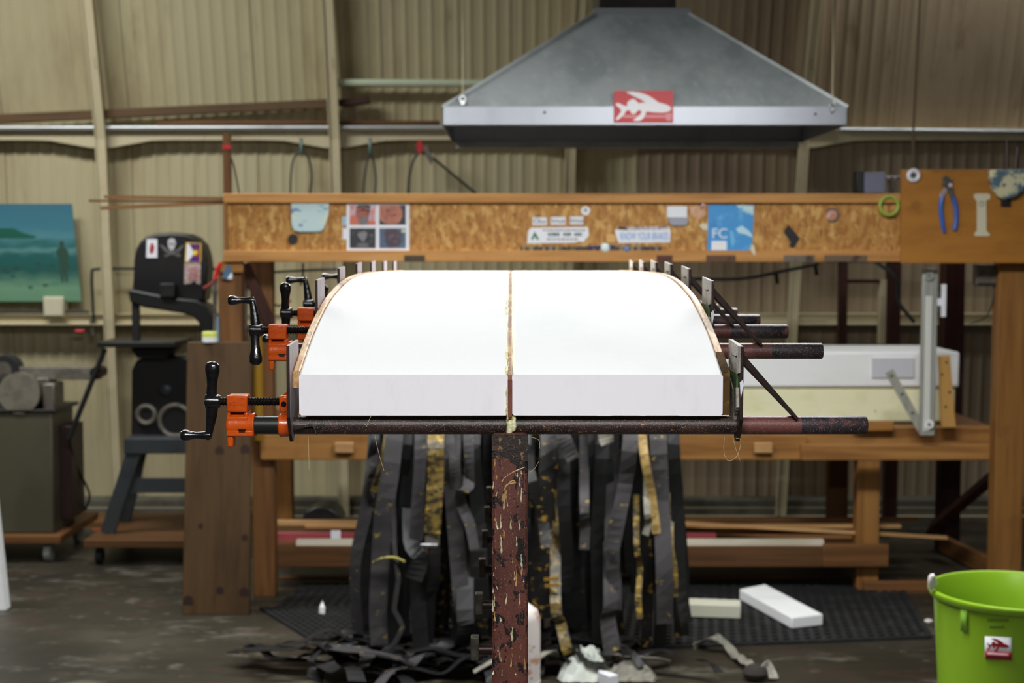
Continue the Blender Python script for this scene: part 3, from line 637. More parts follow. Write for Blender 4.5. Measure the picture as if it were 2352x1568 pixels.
# small bits along the bottom flange
ts = thing('bit_rail', 'dark rail of small bits along the beam foot', 'tool rail', at(1360, 580, BY))
MB().pbox(1196, 566, 1520, 576, D - 0.016, 0.0158).build('bar', mat('dark_bronze', (58, 46, 36), [((110, 90, 56), (26, 26, 26), 0.52, 0.62)], rough=0.5), ts, smooth=False)
for i in range(22):
    x = 1203 + i * 14.5 + random.uniform(-3, 3); h = random.uniform(4, 9); wv = random.uniform(4, 9)
    c = random.choice([(60, 54, 44), (140, 126, 80), (36, 30, 30), (120, 112, 104), (46, 40, 34)])
    MB().pbox(x, 571 - h, x + wv, 576, D - 0.021, 0.005).build('small_bit', mat('bit_%d' % i, c, rough=0.5), ts)
MB().ell(at(1390, 569, BY + 0.004), 0.024, 0.010, 0.021).build('foam_knob', mat('white_green', (214, 224, 222), [((90, 160, 150), (40, 40, 40), 0.55, 0.66)], rough=0.4), ts, label='round white knob')
MB().ell(at(1440, 572, BY + 0.004), 0.014, 0.008, 0.014).build('blue_knob', mat('blue_white', (90, 124, 170), rough=0.4), ts)
MB().beam(at(1352, 568, BY + 0.002), at(1413, 565, BY + 0.002), 0.010, 0.008).build('blue_pen', mat('navy_pen', (36, 34, 92), rough=0.4), ts)
flat('plywood_chip', 'pale wood chip below the bumper sticker', 'chip', [(1393, 556), (1394, 536), (1412, 538), (1414, 556)], mat('pale_chip', (208, 162, 96), rough=0.6), 0.002)
MB().beam(at(1984, 579, BY + 0.008), at(2060, 578, BY + 0.008), 0.012, 0.010).build('yellow_pencil', m_yellow, label='yellow pencil lying on the beam ledge by the panel', cat='pencil')
# plywood panel and its tools
PY = 6.318
panel = MB().pprism(rect(2070, 389, 2420, 604), PY, 0.018).build('tool_board', m_ply, smooth=False, bevel=0.002, label='brown plywood tool panel at the right end of the beam', cat='panel')
wr = thing('white_spool', 'white plastic wheel on the panel corner', 'wheel', at(2098, 418, PY))
MB().ring(at(2098, 403, PY - 0.010), (0, 1, 0), 0.0215, 0.0095, 26, 8).build('rim', mat('white_plastic', (222, 222, 228), rough=0.35), wr)
MB().tube([at(2098, 403, PY), at(2098, 403, PY - 0.009)], 0.0135, 18).build('hub', m_ductdark, wr)
pl = thing('pliers', 'slip joint pliers with blue grips on the plywood panel', 'pliers', at(2178, 535, PY))
MB().pprism([(2164, 424), (2166, 408), (2172, 403), (2180, 407), (2188, 415), (2188, 428), (2196, 458), (2187, 462), (2179, 440), (2172, 430)], PY - 0.014, 0.009).build('jaw', m_castgrey, pl, bevel=0.002)
MB().pprism([(2186, 408), (2188, 428), (2176, 440), (2170, 450), (2159, 462), (2158, 446), (2166, 436), (2174, 428), (2178, 412)], PY - 0.009, 0.006).build('jaw', m_steel, pl, bevel=0.002)
MB().tube(bez([at(2164, 452, PY - 0.01), at(2161, 475, PY - 0.01), at(2164, 505, PY - 0.01), at(2169, 534, PY - 0.01)], 12), [0.009, 0.0105, 0.0105, 0.0105, 0.010, 0.010, 0.010, 0.010, 0.0095, 0.009, 0.009, 0.008, 0.006][:13], 8).build('handle_grip', m_bluegrip, pl)
MB().tube(bez([at(2189, 452, PY - 0.01), at(2195, 475, PY - 0.01), at(2196, 505, PY - 0.01), at(2192, 528, PY - 0.01)], 12), 0.0098, 8).build('handle_grip', m_bluegrip, pl)
MB().tube([at(2183, 425, PY - 0.014), at(2183, 425, PY - 0.018)], 0.009, 12).build('pivot', m_steel, pl)
bo = decal(None, 'bone_tag', [(2237, 446), (2244, 444), (2268, 444), (2275, 447), (2274, 457), (2265, 460), (2266, 500), (2266, 530), (2274, 538), (2272, 542), (2240, 542), (2238, 536), (2244, 530), (2244, 500), (2244, 462), (2238, 455)], PY, m_offwhite, 0.004, 'cream spool shaped tag on the panel', cat='tag')
MB().ring(at(2255, 468, PY - 0.005), (0, 1, 0), 0.010, 0.0015, 16, 6).build('printed_ring', m_ink, bo)
MB().pprism([(2274, 390), (2362, 388), (2360, 415), (2350, 440), (2335, 452), (2312, 458), (2295, 452), (2280, 432), (2275, 410)], PY - 0.04, 0.039).build('marbled_scrap', m_marble2, bevel=0.008, label='blue and cream marbled half round scrap on the panel', cat='scrap')
MB().pbox(2300, 455, 2322, 474, PY - 0.012, 0.0118).build('black_clip', m_black, label='small black clip under the marbled scrap', cat='clip', bevel=0.003)
for i, (a, b_) in enumerate((((2313, 320), (2312, 388)), ((2337, 338), (2332, 388)))):
    MB().tube([at(*a, PY + 0.006), at(*b_, PY + 0.006)], 0.008, 8).build('hang_rod', m_darksteel, label=('taller dark rod standing above the marbled scrap', 'shorter dark rod standing above the marbled scrap')[i], cat='rod')
for i, (x, y) in enumerate(((2105, 505), (2118, 518), (2100, 530))):
    pass
lt = MB().ring(at(2042, 472.5, BY - 0.008), (0, 1, 0), 0.0405, 0.0068, 30, 8).build('tape_ring', m_limetape, label='pale green tape ring hung on the beam end', cat='tape')
pb = thing('power_unit', 'grey and black metal unit standing on the beam', 'box', at(2002, 443, BY + 0.02))
MB().pbox(1985, 395, 2034, 443, BY + 0.005, 0.06).build('face', m_greydark, pb, bevel=0.003)
MB().pbox(1968, 392, 1986, 443, BY + 0.005, 0.075).build('side_cover', m_machine, pb, bevel=0.003)
MB().tube([at(2034, 408, BY + 0.03), at(2069, 408, BY + 0.03)], 0.008, 8).build('fitting', m_steel, pb)
for x in (2047, 2061): MB().lathe([(-0.006, 0.012), (0.006, 0.012)], at(x, 408, BY + 0.03), (1, 0, 0), 6).build('nut', m_chrome, pb)
MB().tube([at(2040, 412, BY + 0.03), at(2050, 444, BY + 0.03)], 0.006, 6).build('drop_wire', m_cable, pb)

# things standing on / behind the beam
up = MB().pbox(512, 306, 529, 446, BY + 0.10, 0.03).build('upright_stick', m_bz, label='brown upright stick rising behind the beam left end', cat='stick')
MB().pbox(511, 333, 530, 342, BY + 0.096, 0.003).build('red_tape_band', m_red, up)
MB().tube(bez([at(530, 362, BY + 0.1), at(538, 385, BY + 0.1), at(545, 420, BY + 0.1), at(550, 446, BY + 0.1)], 12), 0.004, 6).build('bungee_cord', m_cable, label='thin grey cord beside the upright stick', cat='cord')
for i, (pts, top, lb) in enumerate(([[(666, 475), (667, 446), (668, 405), (674, 365), (690, 348), (707, 360), (716, 400), (712, 446), (711, 475)], (692, 345), 'looped grey cord on green hook, left of the column'],
                              [[(833, 475), (834, 446), (838, 400), (845, 365), (851, 352), (858, 370), (863, 410), (861, 446), (860, 475)], (850, 346), 'looped dark green cord right of the column'])):
    t = thing('hanging_loop', lb, 'cord', at(690 + 160 * i, 446, 8.40))
    MB().tube(bez([at(x, y, 8.40) for x, y in pts], 36), 0.0062, 6).build('loop', m_cable, t)
    MB().tube([at(top[0], 318, 8.42), at(top[0], top[1] - 12, 8.40), at(top[0], top[1] + 6, 8.40)], 0.009, 6).build('hook', mat('green_hook_%d' % i, (40, 92, 76), rough=0.4), t)
t = thing('clamped_hose', 'dark hose arching from a red clamp above the beam', 'hose', at(965, 446, 8.40))
MB().tube(bez([at(937, 446, 8.40), at(940, 405, 8.40), at(950, 368, 8.40), at(968, 350, 8.40), at(1000, 368, 8.40), at(1045, 405, 8.40), at(1095, 446, 8.40)], 36), 0.0078, 6).build('hose', m_cable, t)
MB().pprism([(956, 332), (964, 318), (972, 336), (968, 352), (960, 352)], 8.37, 0.03).build('red_clamp', m_red, t)
MB().pprism([(970, 338), (980, 332), (986, 346), (996, 366), (990, 378), (982, 366)], 8.375, 0.025).build('metal_clamp', m_castgrey, t)
for i, (a, b_, th, m, lb) in enumerate((((240, 452), (514, 456), 7, m_midwood, 'upper brown strip poking left past the beam'), ((205, 461), (514, 463), 5, m_bx, 'middle thin strip poking left past the beam'), ((232, 478), (514, 464), 8, m_midwood, 'lower dark strip sloping left past the beam'))):
    MB().beam(at(*a, BY + 0.11), at(b_[0] + 120, b_[1] + (b_[1] - a[1]) * 0.3, BY + 0.11), th * BY / FPX, 0.02).build('wood_strip', m, label=lb, cat='strip', group='strips laid behind the beam')
# ================================================================ wooden bench under the beam
bench = thing('work_bench', 'long orange timber work bench carrying the overhead beam', 'bench', (0.4, 6.8, 0))
def post(nm, x0, x1, Y, d, ytop, m, ztop=None, zbot=0.0):
    xm = [at(x, 900, Y).x for x in (x0, x1)]; zt_ = ztop if ztop is not None else pz(x0, ytop, Y)
    return MB().box(xm[0], xm[1], Y, Y + d, zbot, zt_).build(nm, m, bench, bevel=0.004)
zbeam = pz(1300, 601, BY) - 0.002
post('post', 504, 557, 6.40, 0.09, 600, m_bz, zbeam)
MB().pbox(505, 598, 558, 626, 6.375, 0.025).build('gusset_block', m_wx, bench, bevel=0.003)
post('post', 576, 627, 6.58, 0.09, 600, m_bz, zbeam + 0.02)
post('post', 2290, 2356, 6.40, 0.09, 600, m_wz, zbeam)
post('back_post', 2165, 2212, 7.55, 0.10, 600, m_rz, 1.62)
post('back_post', 632, 668, 7.35, 0.09, 1000, m_wz, 0.80)
post('back_leg', 1908, 1952, 7.50, 0.09, 1040, m_bz, 0.80)
post('front_leg', 1974, 2025, 6.70, 0.09, 1050, m_wz, 0.74)
def rail(nm, x0, y0, x1, y1, Y, d, m): return MB().pbox(x0, y0, x1, y1, Y, d).build(nm, m, bench, bevel=0.004)
rail('apron', 598, 998, 1852, 1056, 6.53, 0.04, m_wx)
rail('front_rail', 1841, 1021, 2288, 1057, 6.49, 0.04, m_wx)
rail('top_rail', 1852, 982, 2288, 1024, 6.60, 0.09, m_wx)
rail('end_block', 1960, 968, 2053, 990, 6.55, 0.05, m_wx)
zt0 = pz(1900, 982, 6.60)
for i in range(5):
    MB().box(at(600, 980, 6.6).x, at(2288, 980, 6.6).x, 6.69 + i * 0.16, 6.69 + i * 0.16 + 0.152, zt0 - 0.03, zt0).build('top_board', m_bx, bench, bevel=0.003)
for x0, y0, x1, y1 in ((768, 1016, 812, 1040), (1733, 1017, 1775, 1040)):
    rail('wood_knob', x0, y0, x1, y1, 6.495, 0.035, m_lightwood)
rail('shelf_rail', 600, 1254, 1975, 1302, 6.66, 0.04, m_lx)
rail('shelf_rail_end', 1890, 1250, 2042, 1302, 6.64, 0.02, m_bx)
zs = pz(1200, 1256, 6.66)
for i in range(4):
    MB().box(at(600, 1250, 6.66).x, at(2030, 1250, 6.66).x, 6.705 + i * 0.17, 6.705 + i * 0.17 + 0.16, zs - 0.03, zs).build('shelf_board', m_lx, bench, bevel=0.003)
rail('foot_rail', 1985, 1336, 2290, 1376, 6.66, 0.04, m_bx)
rail('foot_rail', 640, 1325, 1985, 1342, 6.95, 0.04, m_bx)
MB().beam((at(2200, 1280, 7.0).x + 0.20, 6.72, 0.05), (at(2165, 1250, 7.55).x, 7.55, 0.05), 0.09, 0.038, (0, 0, 1)).build('side_foot_rail', m_by, bench, bevel=0.003)
MB().beam(at(2300, 1078, 7.0), at(2138, 1216, 7.45), 0.095, 0.04, (0.6, 0, 0.8)).build('brace', m_rx, bench, bevel=0.003)
MB().beam(at(560, 606, 6.52), at(622, 745, 6.52), 0.05, 0.03, (1, 0, 0.4)).build('knee_brace', m_rz, bench, bevel=0.003)
# dark rear frame seen above the foam blocks
fr = thing('rear_frame', 'dark red timber frame standing behind the bench on the right', 'frame', (2.2, 7.9, 0))
def fpost(nm, x0, x1, y0, y1, Y=7.9, m=m_rz): MB().pbox(x0, y0, x1, y1, Y, 0.06).build(nm, m, fr, smooth=False)
fpost('upright', 1926, 1944, 560, 1190); fpost('upright', 2036, 2066, 560, 1190); fpost('crossbar', 1900, 2165, 797, 812, 7.93, m_rx); fpost('crossbar', 1944, 2036, 642, 650, 7.93, m_rx)
fpost('lath', 2022, 2035, 642, 790, 7.92, m_wallstruct); fpost('top_bar', 1900, 2290, 575, 603, 7.9, m_rx)
# foam blocks on the bench
fy = 6.76
zb1 = zt0 + 0.003
def slab(nm, x0, x1, z0, z1, Y, d, m, label, bev=0.012):
    return MB().box(at(x0, 880, Y).x, at(x1, 880, Y).x, Y, Y + d, z0, z1).build(nm, m, bevel=bev, label=label, cat='foam block')
z1_ = pz(1900, 890, fy)
slab('foam_block', 1480, 2196, zb1, z1_ - 0.002, fy + 0.02, 0.5, m_foamyellow, 'pale yellow foam block lying on the bench, lower of the pair')
slab('foam_block', 1500, 2204, z1_, pz(1900, 808, fy), fy, 0.5, m_foamblock, 'white foam block stacked on the yellow one')
gs = MB().pprism(rect(2003, 822, 2100, 868), fy - 0.012, 0.0115).build('grey_pad', mat('grey_felt', (204, 204, 212), rough=0.8), bevel=0.003, label='grey felt pad resting against the white foam block', cat='pad')
# aluminium clamp bar, bar strip, wood slat
ab = thing('aluminium_bar', 'tall aluminium clamp bar standing before the foam blocks', 'bar', at(2134, 1000, 6.42))
AY = 6.42
MB().pbox(2117, 617, 2151, 1000, AY, 0.03).build('channel', mat('brushed_aluminium', (168, 168, 160), [((140, 138, 130), (60, 60, 2), 0.45, 0.62, 0.7)], rough=0.4, metal=0.2), ab, bevel=0.003)
MB().pbox(2124, 680, 2139, 990, AY - 0.006, 0.006).build('rib', mat('bright_aluminium', (214, 214, 206), rough=0.4, metal=0.1), ab, bevel=0.002)
for y in (633, 974):
    MB().tube([at(2134, y, AY), at(2134, y, AY - 0.012)], 0.021, 18).build('washer', mat('nylon_%d' % y, (206, 206, 200) if y > 700 else (130, 130, 126), rough=0.4), ab)
    MB().tube([at(2134, y, AY - 0.012), at(2134, y, AY - 0.018)], 0.008, 10).build('bolt', m_castgrey, ab)
MB().pbox(2163, 653, 2174, 728, AY, 0.02).build('grip', m_white, ab, bevel=0.003)
MB().pbox(2147, 685, 2165, 702, AY + 0.005, 0.012).build('stem', m_white, ab, bevel=0.002)
MB().pbox(2150, 656, 2164, 724, AY + 0.008, 0.018).build('bracket', m_castgrey, ab, bevel=0.002)
sp = thing('perforated_strip', 'slanted perforated metal strip leaning left of the aluminium bar', 'strip', at(2115, 990, 6.46))
a, b_ = at(2042, 852, 6.46), at(2116, 985, 6.46)
MB().beam(a, b_, 0.040, 0.004, (1, 0, 0.5)).build('strip', m_zincstrip, sp)
for t_ in (0.08, 0.4, 0.72): MB().tube([a.lerp(b_, t_) + V((0, -0.001, 0)), a.lerp(b_, t_) + V((0, -0.004, 0))], 0.006, 8).build('hole', m_black, sp)
sl = thing('drilled_batten', 'pale drilled wood slat leaning right of the aluminium bar', 'slat', at(2175, 982, 6.50))
MB().pprism([(2163, 981), (2196, 981), (2182, 816), (2156, 818)], 6.50, 0.018).build('slat', wood('slat_wood', (196, 150, 82), (170, 122, 60), (212, 172, 106), 'z'), sl, bevel=0.002)
for x, y in ((2174, 832), (2164, 860), (2181, 900), (2172, 934)): MB().tube([at(x, y, 6.5), at(x, y, 6.498)], 0.006, 8).build('hole', m_knot, sl)
ob = thing('outlet_box', 'grey metal outlet box under the plywood panel', 'box', at(2266, 655, 6.45))
MB().pbox(2243, 607, 2288, 654, 6.45, 0.06).build('box_body', m_castgrey, ob, bevel=0.003)
MB().pbox(2247, 650, 2294, 657, 6.445, 0.05).build('tray', m_black, ob)
MB().tube(bez([at(2284, 655, 6.47), at(2278, 700, 6.47), at(2262, 730, 6.6), at(2230, 742, 6.8)], 14), 0.003, 6).build('lead', m_cable, ob)
pst = MB().tube(bez([at(1560, 640, 6.9), at(1700, 640, 6.9), at(1800, 622, 6.9), at(1880, 606, 6.9)], 20), 0.009, 6).build('drooping_cable', m_cable, label='black cable drooping under the beam right of the board', cat='cable')
for i, (x, y, Y) in enumerate(((1782, 640, 6.9), (1872, 620, 6.9))): MB().beam(at(x, y - 15, Y), at(x + 4, y + 12, Y), 0.016, 0.01).build('cable_tie', m_black, pst)
cbl = MB().tube(bez([at(2010, 600, 7.4), at(2060, 640, 7.4), at(2062, 690, 7.4), at(2100, 740, 7.4)], 16), 0.010, 6).build('hanging_cable', m_cable, label='black cable hanging between the dark red uprights', cat='cable')
MB().tube(bez([at(570, 628, 6.75), at(720, 620, 6.9), at(775, 618, 6.9)], 10), 0.006, 6).build('under_beam_cable', m_cable, label='thin cable strung under the beam left end', cat='cable')
MB().tube(bez([at(696, 604, 6.9), at(695, 640, 6.9), at(690, 655, 6.9)], 10), 0.006, 6).build('short_cable', m_cable, label='short cable dangling under the beam above the clamps', cat='cable')
MB().tube(bez([at(612, 686, 6.8), at(640, 702, 6.8), at(668, 690, 6.8)], 10), 0.006, 6).build('sagging_cord', mat('dark_green_cord', (34, 48, 40), rough=0.6), label='dark green cord sagging behind the clamp handles', cat='cord')
# things around the left posts
MB().tube([at(594, 1010, 6.48), at(592, 745, 6.48)], 0.024, 12).build('yellow_pole', mat('varnished_pole', (150, 112, 34), [((120, 86, 24), (9, 9, 2), 0.45, 0.65)], rough=0.3), label='yellow brown round pole standing beside the leaning plank', cat='pole')
MB().tube([at(562, 850, 6.53), at(566, 625, 6.53)], 0.010, 8).build('thin_pipe', m_castgrey, label='thin grey pipe between the two left posts', cat='pipe')
sc_ = thing('snips', 'red handled snips hanging on the left post', 'snips', at(497, 665, 6.38))
MB().tube(bez([at(510, 603, 6.38), at(502, 612, 6.38), at(497, 628, 6.38), at(495, 642, 6.38)], 10), 0.0085, 8).build('red_handle', m_red, sc_)
MB().tube(bez([at(468, 662, 6.385), at(480, 655, 6.385), at(494, 645, 6.385)], 10), 0.007, 8).build('red_handle', mat('dull_red', (120, 40, 40), rough=0.5), sc_)
MB().pprism([(488, 640), (500, 640), (499, 660), (496, 790), (490, 790), (489, 668)], 6.385, 0.008).build('blade', m_castgrey, sc_)
sk = decal(None, 'blue_sticker', [(510, 638), (516, 618), (523, 606), (530, 614), (534, 628), (532, 640), (524, 642)], 6.375, mat('slate_blue_print', (74, 104, 132), rough=0.5), 0.002, 'blue and white pointed sticker on the left post', cat='sticker')
decal(sk, 'white_corner', [(522, 640), (528, 629), (534, 626), (533, 641)], 6.373, m_white, 0.001)
MB().pbox(490, 726, 502, 785, 6.39, 0.01).build('blue_tape_strip', mat('pale_blue', (116, 150, 176), rough=0.6), label='pale blue strip on the edge of the left post', cat='strip')
# leaning plank
plk = thing('leaning_plank', 'wide brown knotty plank leaning against the left post', 'plank', (at(496, 1412, 6.3).x, 6.32, 0))
p_b = [fl(418, 1412), fl(573, 1412)]; zt_ = pz(504, 785, 6.365)
tl, tr = at(431, 785, 6.365), at(577, 785, 6.365)
MB().hexa([p_b[0], p_b[1], p_b[1] + V((0, 0.028, 0)), p_b[0] + V((0, 0.028, 0))], [tl, tr, tr + V((0, 0.028, 0)), tl + V((0, 0.028, 0))]).build('board', m_plank, plk, bevel=0.003)
for x, y, r in ((504, 1036, 10), (563, 1034, 11), (432, 1382, 12), (505, 1357, 9), (560, 1362, 11), (461, 1208, 6), (562, 1235, 7)):
    f = (y - 785) / (1412 - 785.0); Yp = 6.365 + (p_b[0].y - 6.365) * f
    MB().pprism(circ(x, y, r, r * 1.3, 12), Yp - 0.0015, 0.003).build('knot', m_knot, plk, smooth=False)
t = thing('tape_roll', 'small white and lime roll on top of the leaning plank', 'roll', at(482, 785, 6.38))
MB().lathe([(0, 0.034), (0.022, 0.034)], at(482, 785, 6.378), (0, 0, 1), 18).build('white_core', m_white, t)
MB().lathe([(0.022, 0.034), (0.043, 0.034), (0.046, 0.030)], at(482, 785, 6.378), (0, 0, 1), 18).build('lime_cap', mat('lime_pale', (206, 214, 110), rough=0.5), t)

# wood strips stored on the lower shelf
random.seed(3)
zz = zs + 0.001
strips = [(640, 2000, 0.010, 0.05, 6.672, 'white long batten lying at the front of the lower shelf', m_whitestrip, 1240, 1256, 680, 1893),
          (0, 0, 0, 0, 6.80, 'rose red banded batten on the lower shelf', m_pink, 1224, 1243, 632, 1645),
          (0, 0, 0, 0, 6.83, 'pale batten resting on the red banded batten', m_lightwood, 1205, 1213, 700, 2070),
          (0, 0, 0, 0, 6.86, 'brown batten on the lower shelf behind the white one', m_midwood, 1228, 1246, 634, 1980),
          (0, 0, 0, 0, 6.92, 'short pale strip at the left end of the shelf pile', m_lightwood, 1196, 1207, 632, 1240),
          (0, 0, 0, 0, 6.95, 'thin brown lath at the back of the shelf pile', m_midwood, 1189, 1198, 1180, 2110)]
for q in strips:
    _, _, _, _, Y, lb, m, y0, y1, x0, x1 = q
    MB().pbox(x0, y0, x1, y1, Y, 0.035).build('wood_strip', m, bevel=0.002, label=lb, cat='strip', group='battens on the lower shelf')
MB().beam(at(1560, 1200, 6.78), at(2175, 1234, 6.74), 0.012, 0.03).build('wood_strip', m_lightwood, label='long pale lath sloping out past the front leg', cat='strip', group='battens on the lower shelf')
MB().beam(at(1300, 1214, 6.9), at(2000, 1222, 6.9), 0.02, 0.03).build('wood_strip', m_midwood, label='brown lath under the sloping pale lath', cat='strip', group='battens on the lower shelf')
MB().pbox(760, 1218, 782, 1240, 6.795, 0.004).build('paper_tag', m_white, label='torn white tag on the red banded batten', cat='tag')
# dark stuff under shelf
MB().pprism([(690, 1198), (700, 1176), (725, 1163), (750, 1163), (775, 1176), (786, 1198)], 7.3, 0.2).build('dark_tub', m_machine, label='dark rounded tub standing behind the shelf pile', cat='tub', bevel=0.01)

# ================================================================ band saw
SY = 7.50
bs = thing('band_saw', 'black upright band saw with stickers on its wheel guard', 'band saw', (at(370, 1250, SY).x, SY, 0.14))
MB().pprism([(302, 690), (305, 640), (307, 595), (312, 572), (321, 555), (336, 543), (358, 536), (395, 534), (430, 537), (450, 546), (465, 562), (473, 585), (477, 615), (474, 655), (469, 692)], SY, 0.16).build('wheel_guard', m_machine, bs, bevel=0.012)
MB().pprism([(293, 668), (302, 664), (400, 684), (450, 688), (476, 702), (489, 728), (493, 760), (488, 815), (456, 815), (460, 770), (456, 742), (444, 728), (420, 720), (330, 706), (298, 694)], SY - 0.03, 0.17).build('frame_arm', m_machine, bs, bevel=0.01)
MB().pbox(303, 690, 318, 790, SY - 0.01, 0.04).build('blade_guard', m_black, bs)
MB().pbox(366, 650, 402, 684, SY - 0.05, 0.05).build('tension_block', m_black, bs, bevel=0.008)
MB().pbox(223, 785, 402, 798, SY - 0.16, 0.40).build('table', m_machine, bs, bevel=0.004)
MB().pprism([(300, 1008), (302, 850), (312, 828), (330, 820), (440, 820), (452, 840), (455, 1008)], SY, 0.16).build('lower_guard', m_machine, bs, bevel=0.01)
MB().pprism([(300, 800), (400, 800), (380, 822), (315, 822)], SY - 0.05, 0.2).build('trunnion', m_black, bs)
for x, y, r in ((336, 952, 20), (403, 966, 36)):
    c = at(x, y, SY - 0.02); rr = r * SY / FPX
    MB().ring(c, (0, 1, 0), rr, 0.014, 24, 8).build('pulley', m_castgrey, bs)
    MB().tube([c, c + V((0, 0.04, 0))], rr * 0.9, 20).build('pulley_face', m_machine, bs)
MB().ell(at(380, 895, SY - 0.005), 0.035, 0.02, 0.035).build('cover_knob', m_machinegrey, bs)
MB().pbox(284, 1006, 470, 1042, SY - 0.14, 0.36).build('stand_top', m_machinegrey, bs, bevel=0.004)
zd = 0.142
for x0, x1, Yo in ((308, 248, -0.12), (322, 285, 0.20), (480, 540, -0.12), (470, 520, 0.20)):
    a = at(x0, 1035, SY + Yo); f = at(x1, 1262, SY + Yo); f.z = zd
    MB().beam(f, a, 0.075, 0.02, (1, 0, 0)).build('stand_leg', m_machinegrey, bs, bevel=0.003)
MB().pbox(282, 1098, 500, 1132, SY - 0.115, 0.015).build('stand_brace', m_machinegrey, bs)
def stick(par, nm, pts, m, label=None, t=0.0015, Y=SY): return decal(par, nm, pts, Y, m, t, label)
o = stick(bs, 'fish_sticker', [(336, 592), (337, 549), (361, 549), (361, 592)], m_white, 'white sticker with red emblem')
stick(o, 'printed_mark', [(345, 584), (343, 572), (346, 560), (350, 556), (355, 568), (352, 580)], mat('dusky_red_print', (158, 54, 60), rough=0.5), t=0.001, Y=SY - 0.0015)
o = stick(bs, 'skull_sticker', [(391, 573), (386, 565), (385, 553), (390, 548), (396, 547), (402, 550), (404, 559), (400, 570), (396, 575)], mat('pale_grey_print2', (190, 188, 190), rough=0.5), 'grey skull and crossbones sticker')
for x in (391, 398): stick(o, 'eye_socket', circ(x, 560, 2.2, 2.4, 10), m_black, t=0.001, Y=SY - 0.0015)
m_bone = mat('faded_grey_print', (92, 90, 86), [((60, 58, 56), (60, 60, 60), 0.5, 0.62)], rough=0.6)
stick(o, 'crossbone', [(366, 562), (371, 561), (385, 572), (415, 584), (412, 590), (380, 579)], m_bone); stick(o, 'crossbone', [(424, 563), (418, 562), (405, 573), (376, 586), (380, 590), (410, 579)], m_bone, t=0.0022)
o = stick(bs, 'flag_sticker', [(424, 602), (427, 556), (463, 558), (462, 602)], mat('flag_yellow', (196, 158, 40), rough=0.5), 'yellow blue and red sunburst sticker')
q = SY - 0.0015
stick(o, 'white_wedge', [(427, 600), (429, 560), (434, 560), (446, 580), (432, 600)], m_white, t=0.0006, Y=q)
stick(o, 'blue_field', [(434, 560), (459, 560), (459, 574), (444, 575)], mat('indigo_print', (52, 36, 120), [((130, 30, 70), (60, 60, 60), 0.5, 0.56)], rough=0.5), t=0.0006, Y=q)
stick(o, 'red_field', [(446, 577), (459, 575), (459, 589), (444, 588)], mat('crimson_print', (150, 40, 60), rough=0.5), t=0.0006, Y=q)
stick(o, 'blue_field', [(433, 600), (443, 588), (459, 589), (458, 601)], mat('indigo_print2', (40, 34, 128), [((130, 20, 60), (60, 60, 60), 0.52, 0.56)], rough=0.5), t=0.0006, Y=q)
stick(o, 'yellow_sun', circ(448, 580, 5.5), mat('sun_yellow', (226, 204, 40), rough=0.5), t=0.0009, Y=q)
o = stick(bs, 'text_sticker', [(423, 652), (424, 604), (461, 604), (460, 654), (451, 650), (446, 643), (440, 650)], mat('pinkish_paper', (190, 168, 162), [((140, 100, 96), (90, 90, 140), 0.5, 0.6)], rough=0.6), 'torn pinkish sticker full of small print')
for y in range(616, 642, 5): stick(o, 'fine_print', rect(434, y, 456, y + 1.6), m_darkred, t=0.0008, Y=q)
# dolly under band saw
dl = thing('saw_dolly', 'low wooden dolly carrying the band saw', 'dolly', (at(330, 1300, 7.6).x, 7.6, 0))
xa, xb = at(192, 1270, 7.22).x, at(520, 1270, 7.22).x
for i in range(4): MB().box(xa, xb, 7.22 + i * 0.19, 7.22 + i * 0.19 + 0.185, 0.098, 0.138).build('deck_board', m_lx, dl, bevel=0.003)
for x in (xa + 0.06, xb - 0.06):
    for y in (7.30, 7.88):
        MB().box(x - 0.03, x + 0.03, y - 0.03, y + 0.03, 0.085, 0.098).build('caster_plate', m_castgrey, dl)
        MB().tube([(x - 0.015, y, 0.042), (x + 0.015, y, 0.042)], 0.042, 16).build('caster_wheel', m_rubber, dl)

# ================================================================ sander on its cabinet
CY = 7.35
sd = thing('belt_sander', 'grey belt sander bolted on an olive grey cabinet', 'sander', (at(40, 1245, CY).x, CY + 0.2, 0.13))
xcl, xcr = at(-170, 1100, CY).x, at(122, 1100, CY).x
MB().box(xcl, xcr, CY, CY + 0.36, 0.146, pz(60, 948, CY)).build('cabinet', m_cabinet, sd, bevel=0.008)
MB().box(xcl - 0.01, xcr + 0.02, CY - 0.01, CY + 0.40, pz(60, 948, CY), pz(60, 940, CY)).build('top_plate', m_machine, sd, bevel=0.003)
MB().box(xcr, xcr + 0.06, CY + 0.12, CY + 0.34, 0.20, pz(60, 985, CY)).build('side_box', mat('dark_red_enamel', (44, 26, 24), rough=0.5), sd, bevel=0.004)
c = at(52, 900, CY + 0.05)
MB().tube([c + V((0, -0.04, 0)), c + V((0, 0.24, 0))], 0.105, 26).build('motor', m_castgrey, sd)
MB().tube([c + V((0, -0.06, 0)), c + V((0, -0.035, 0))], 0.108, 26).build('sanding_disc', mat('grey_disc', (112, 106, 92), [((96, 90, 78), (10, 10, 10), 0.45, 0.6)], rough=0.7), sd, smooth=True)
MB().pbox(96, 880, 126, 945, CY + 0.03, 0.16).build('gear_housing', m_castgrey, sd, bevel=0.012)
MB().pbox(40, 868, 112, 890, CY + 0.04, 0.14).build('mount_bracket', m_castgrey, sd, bevel=0.006)
MB().pbox(34, 843, 226, 872, CY + 0.08, 0.07).build('belt_arm', mat('arm_grey', (112, 106, 96), [((86, 80, 72), (8, 8, 8), 0.45, 0.62)], rough=0.5), sd, bevel=0.004)
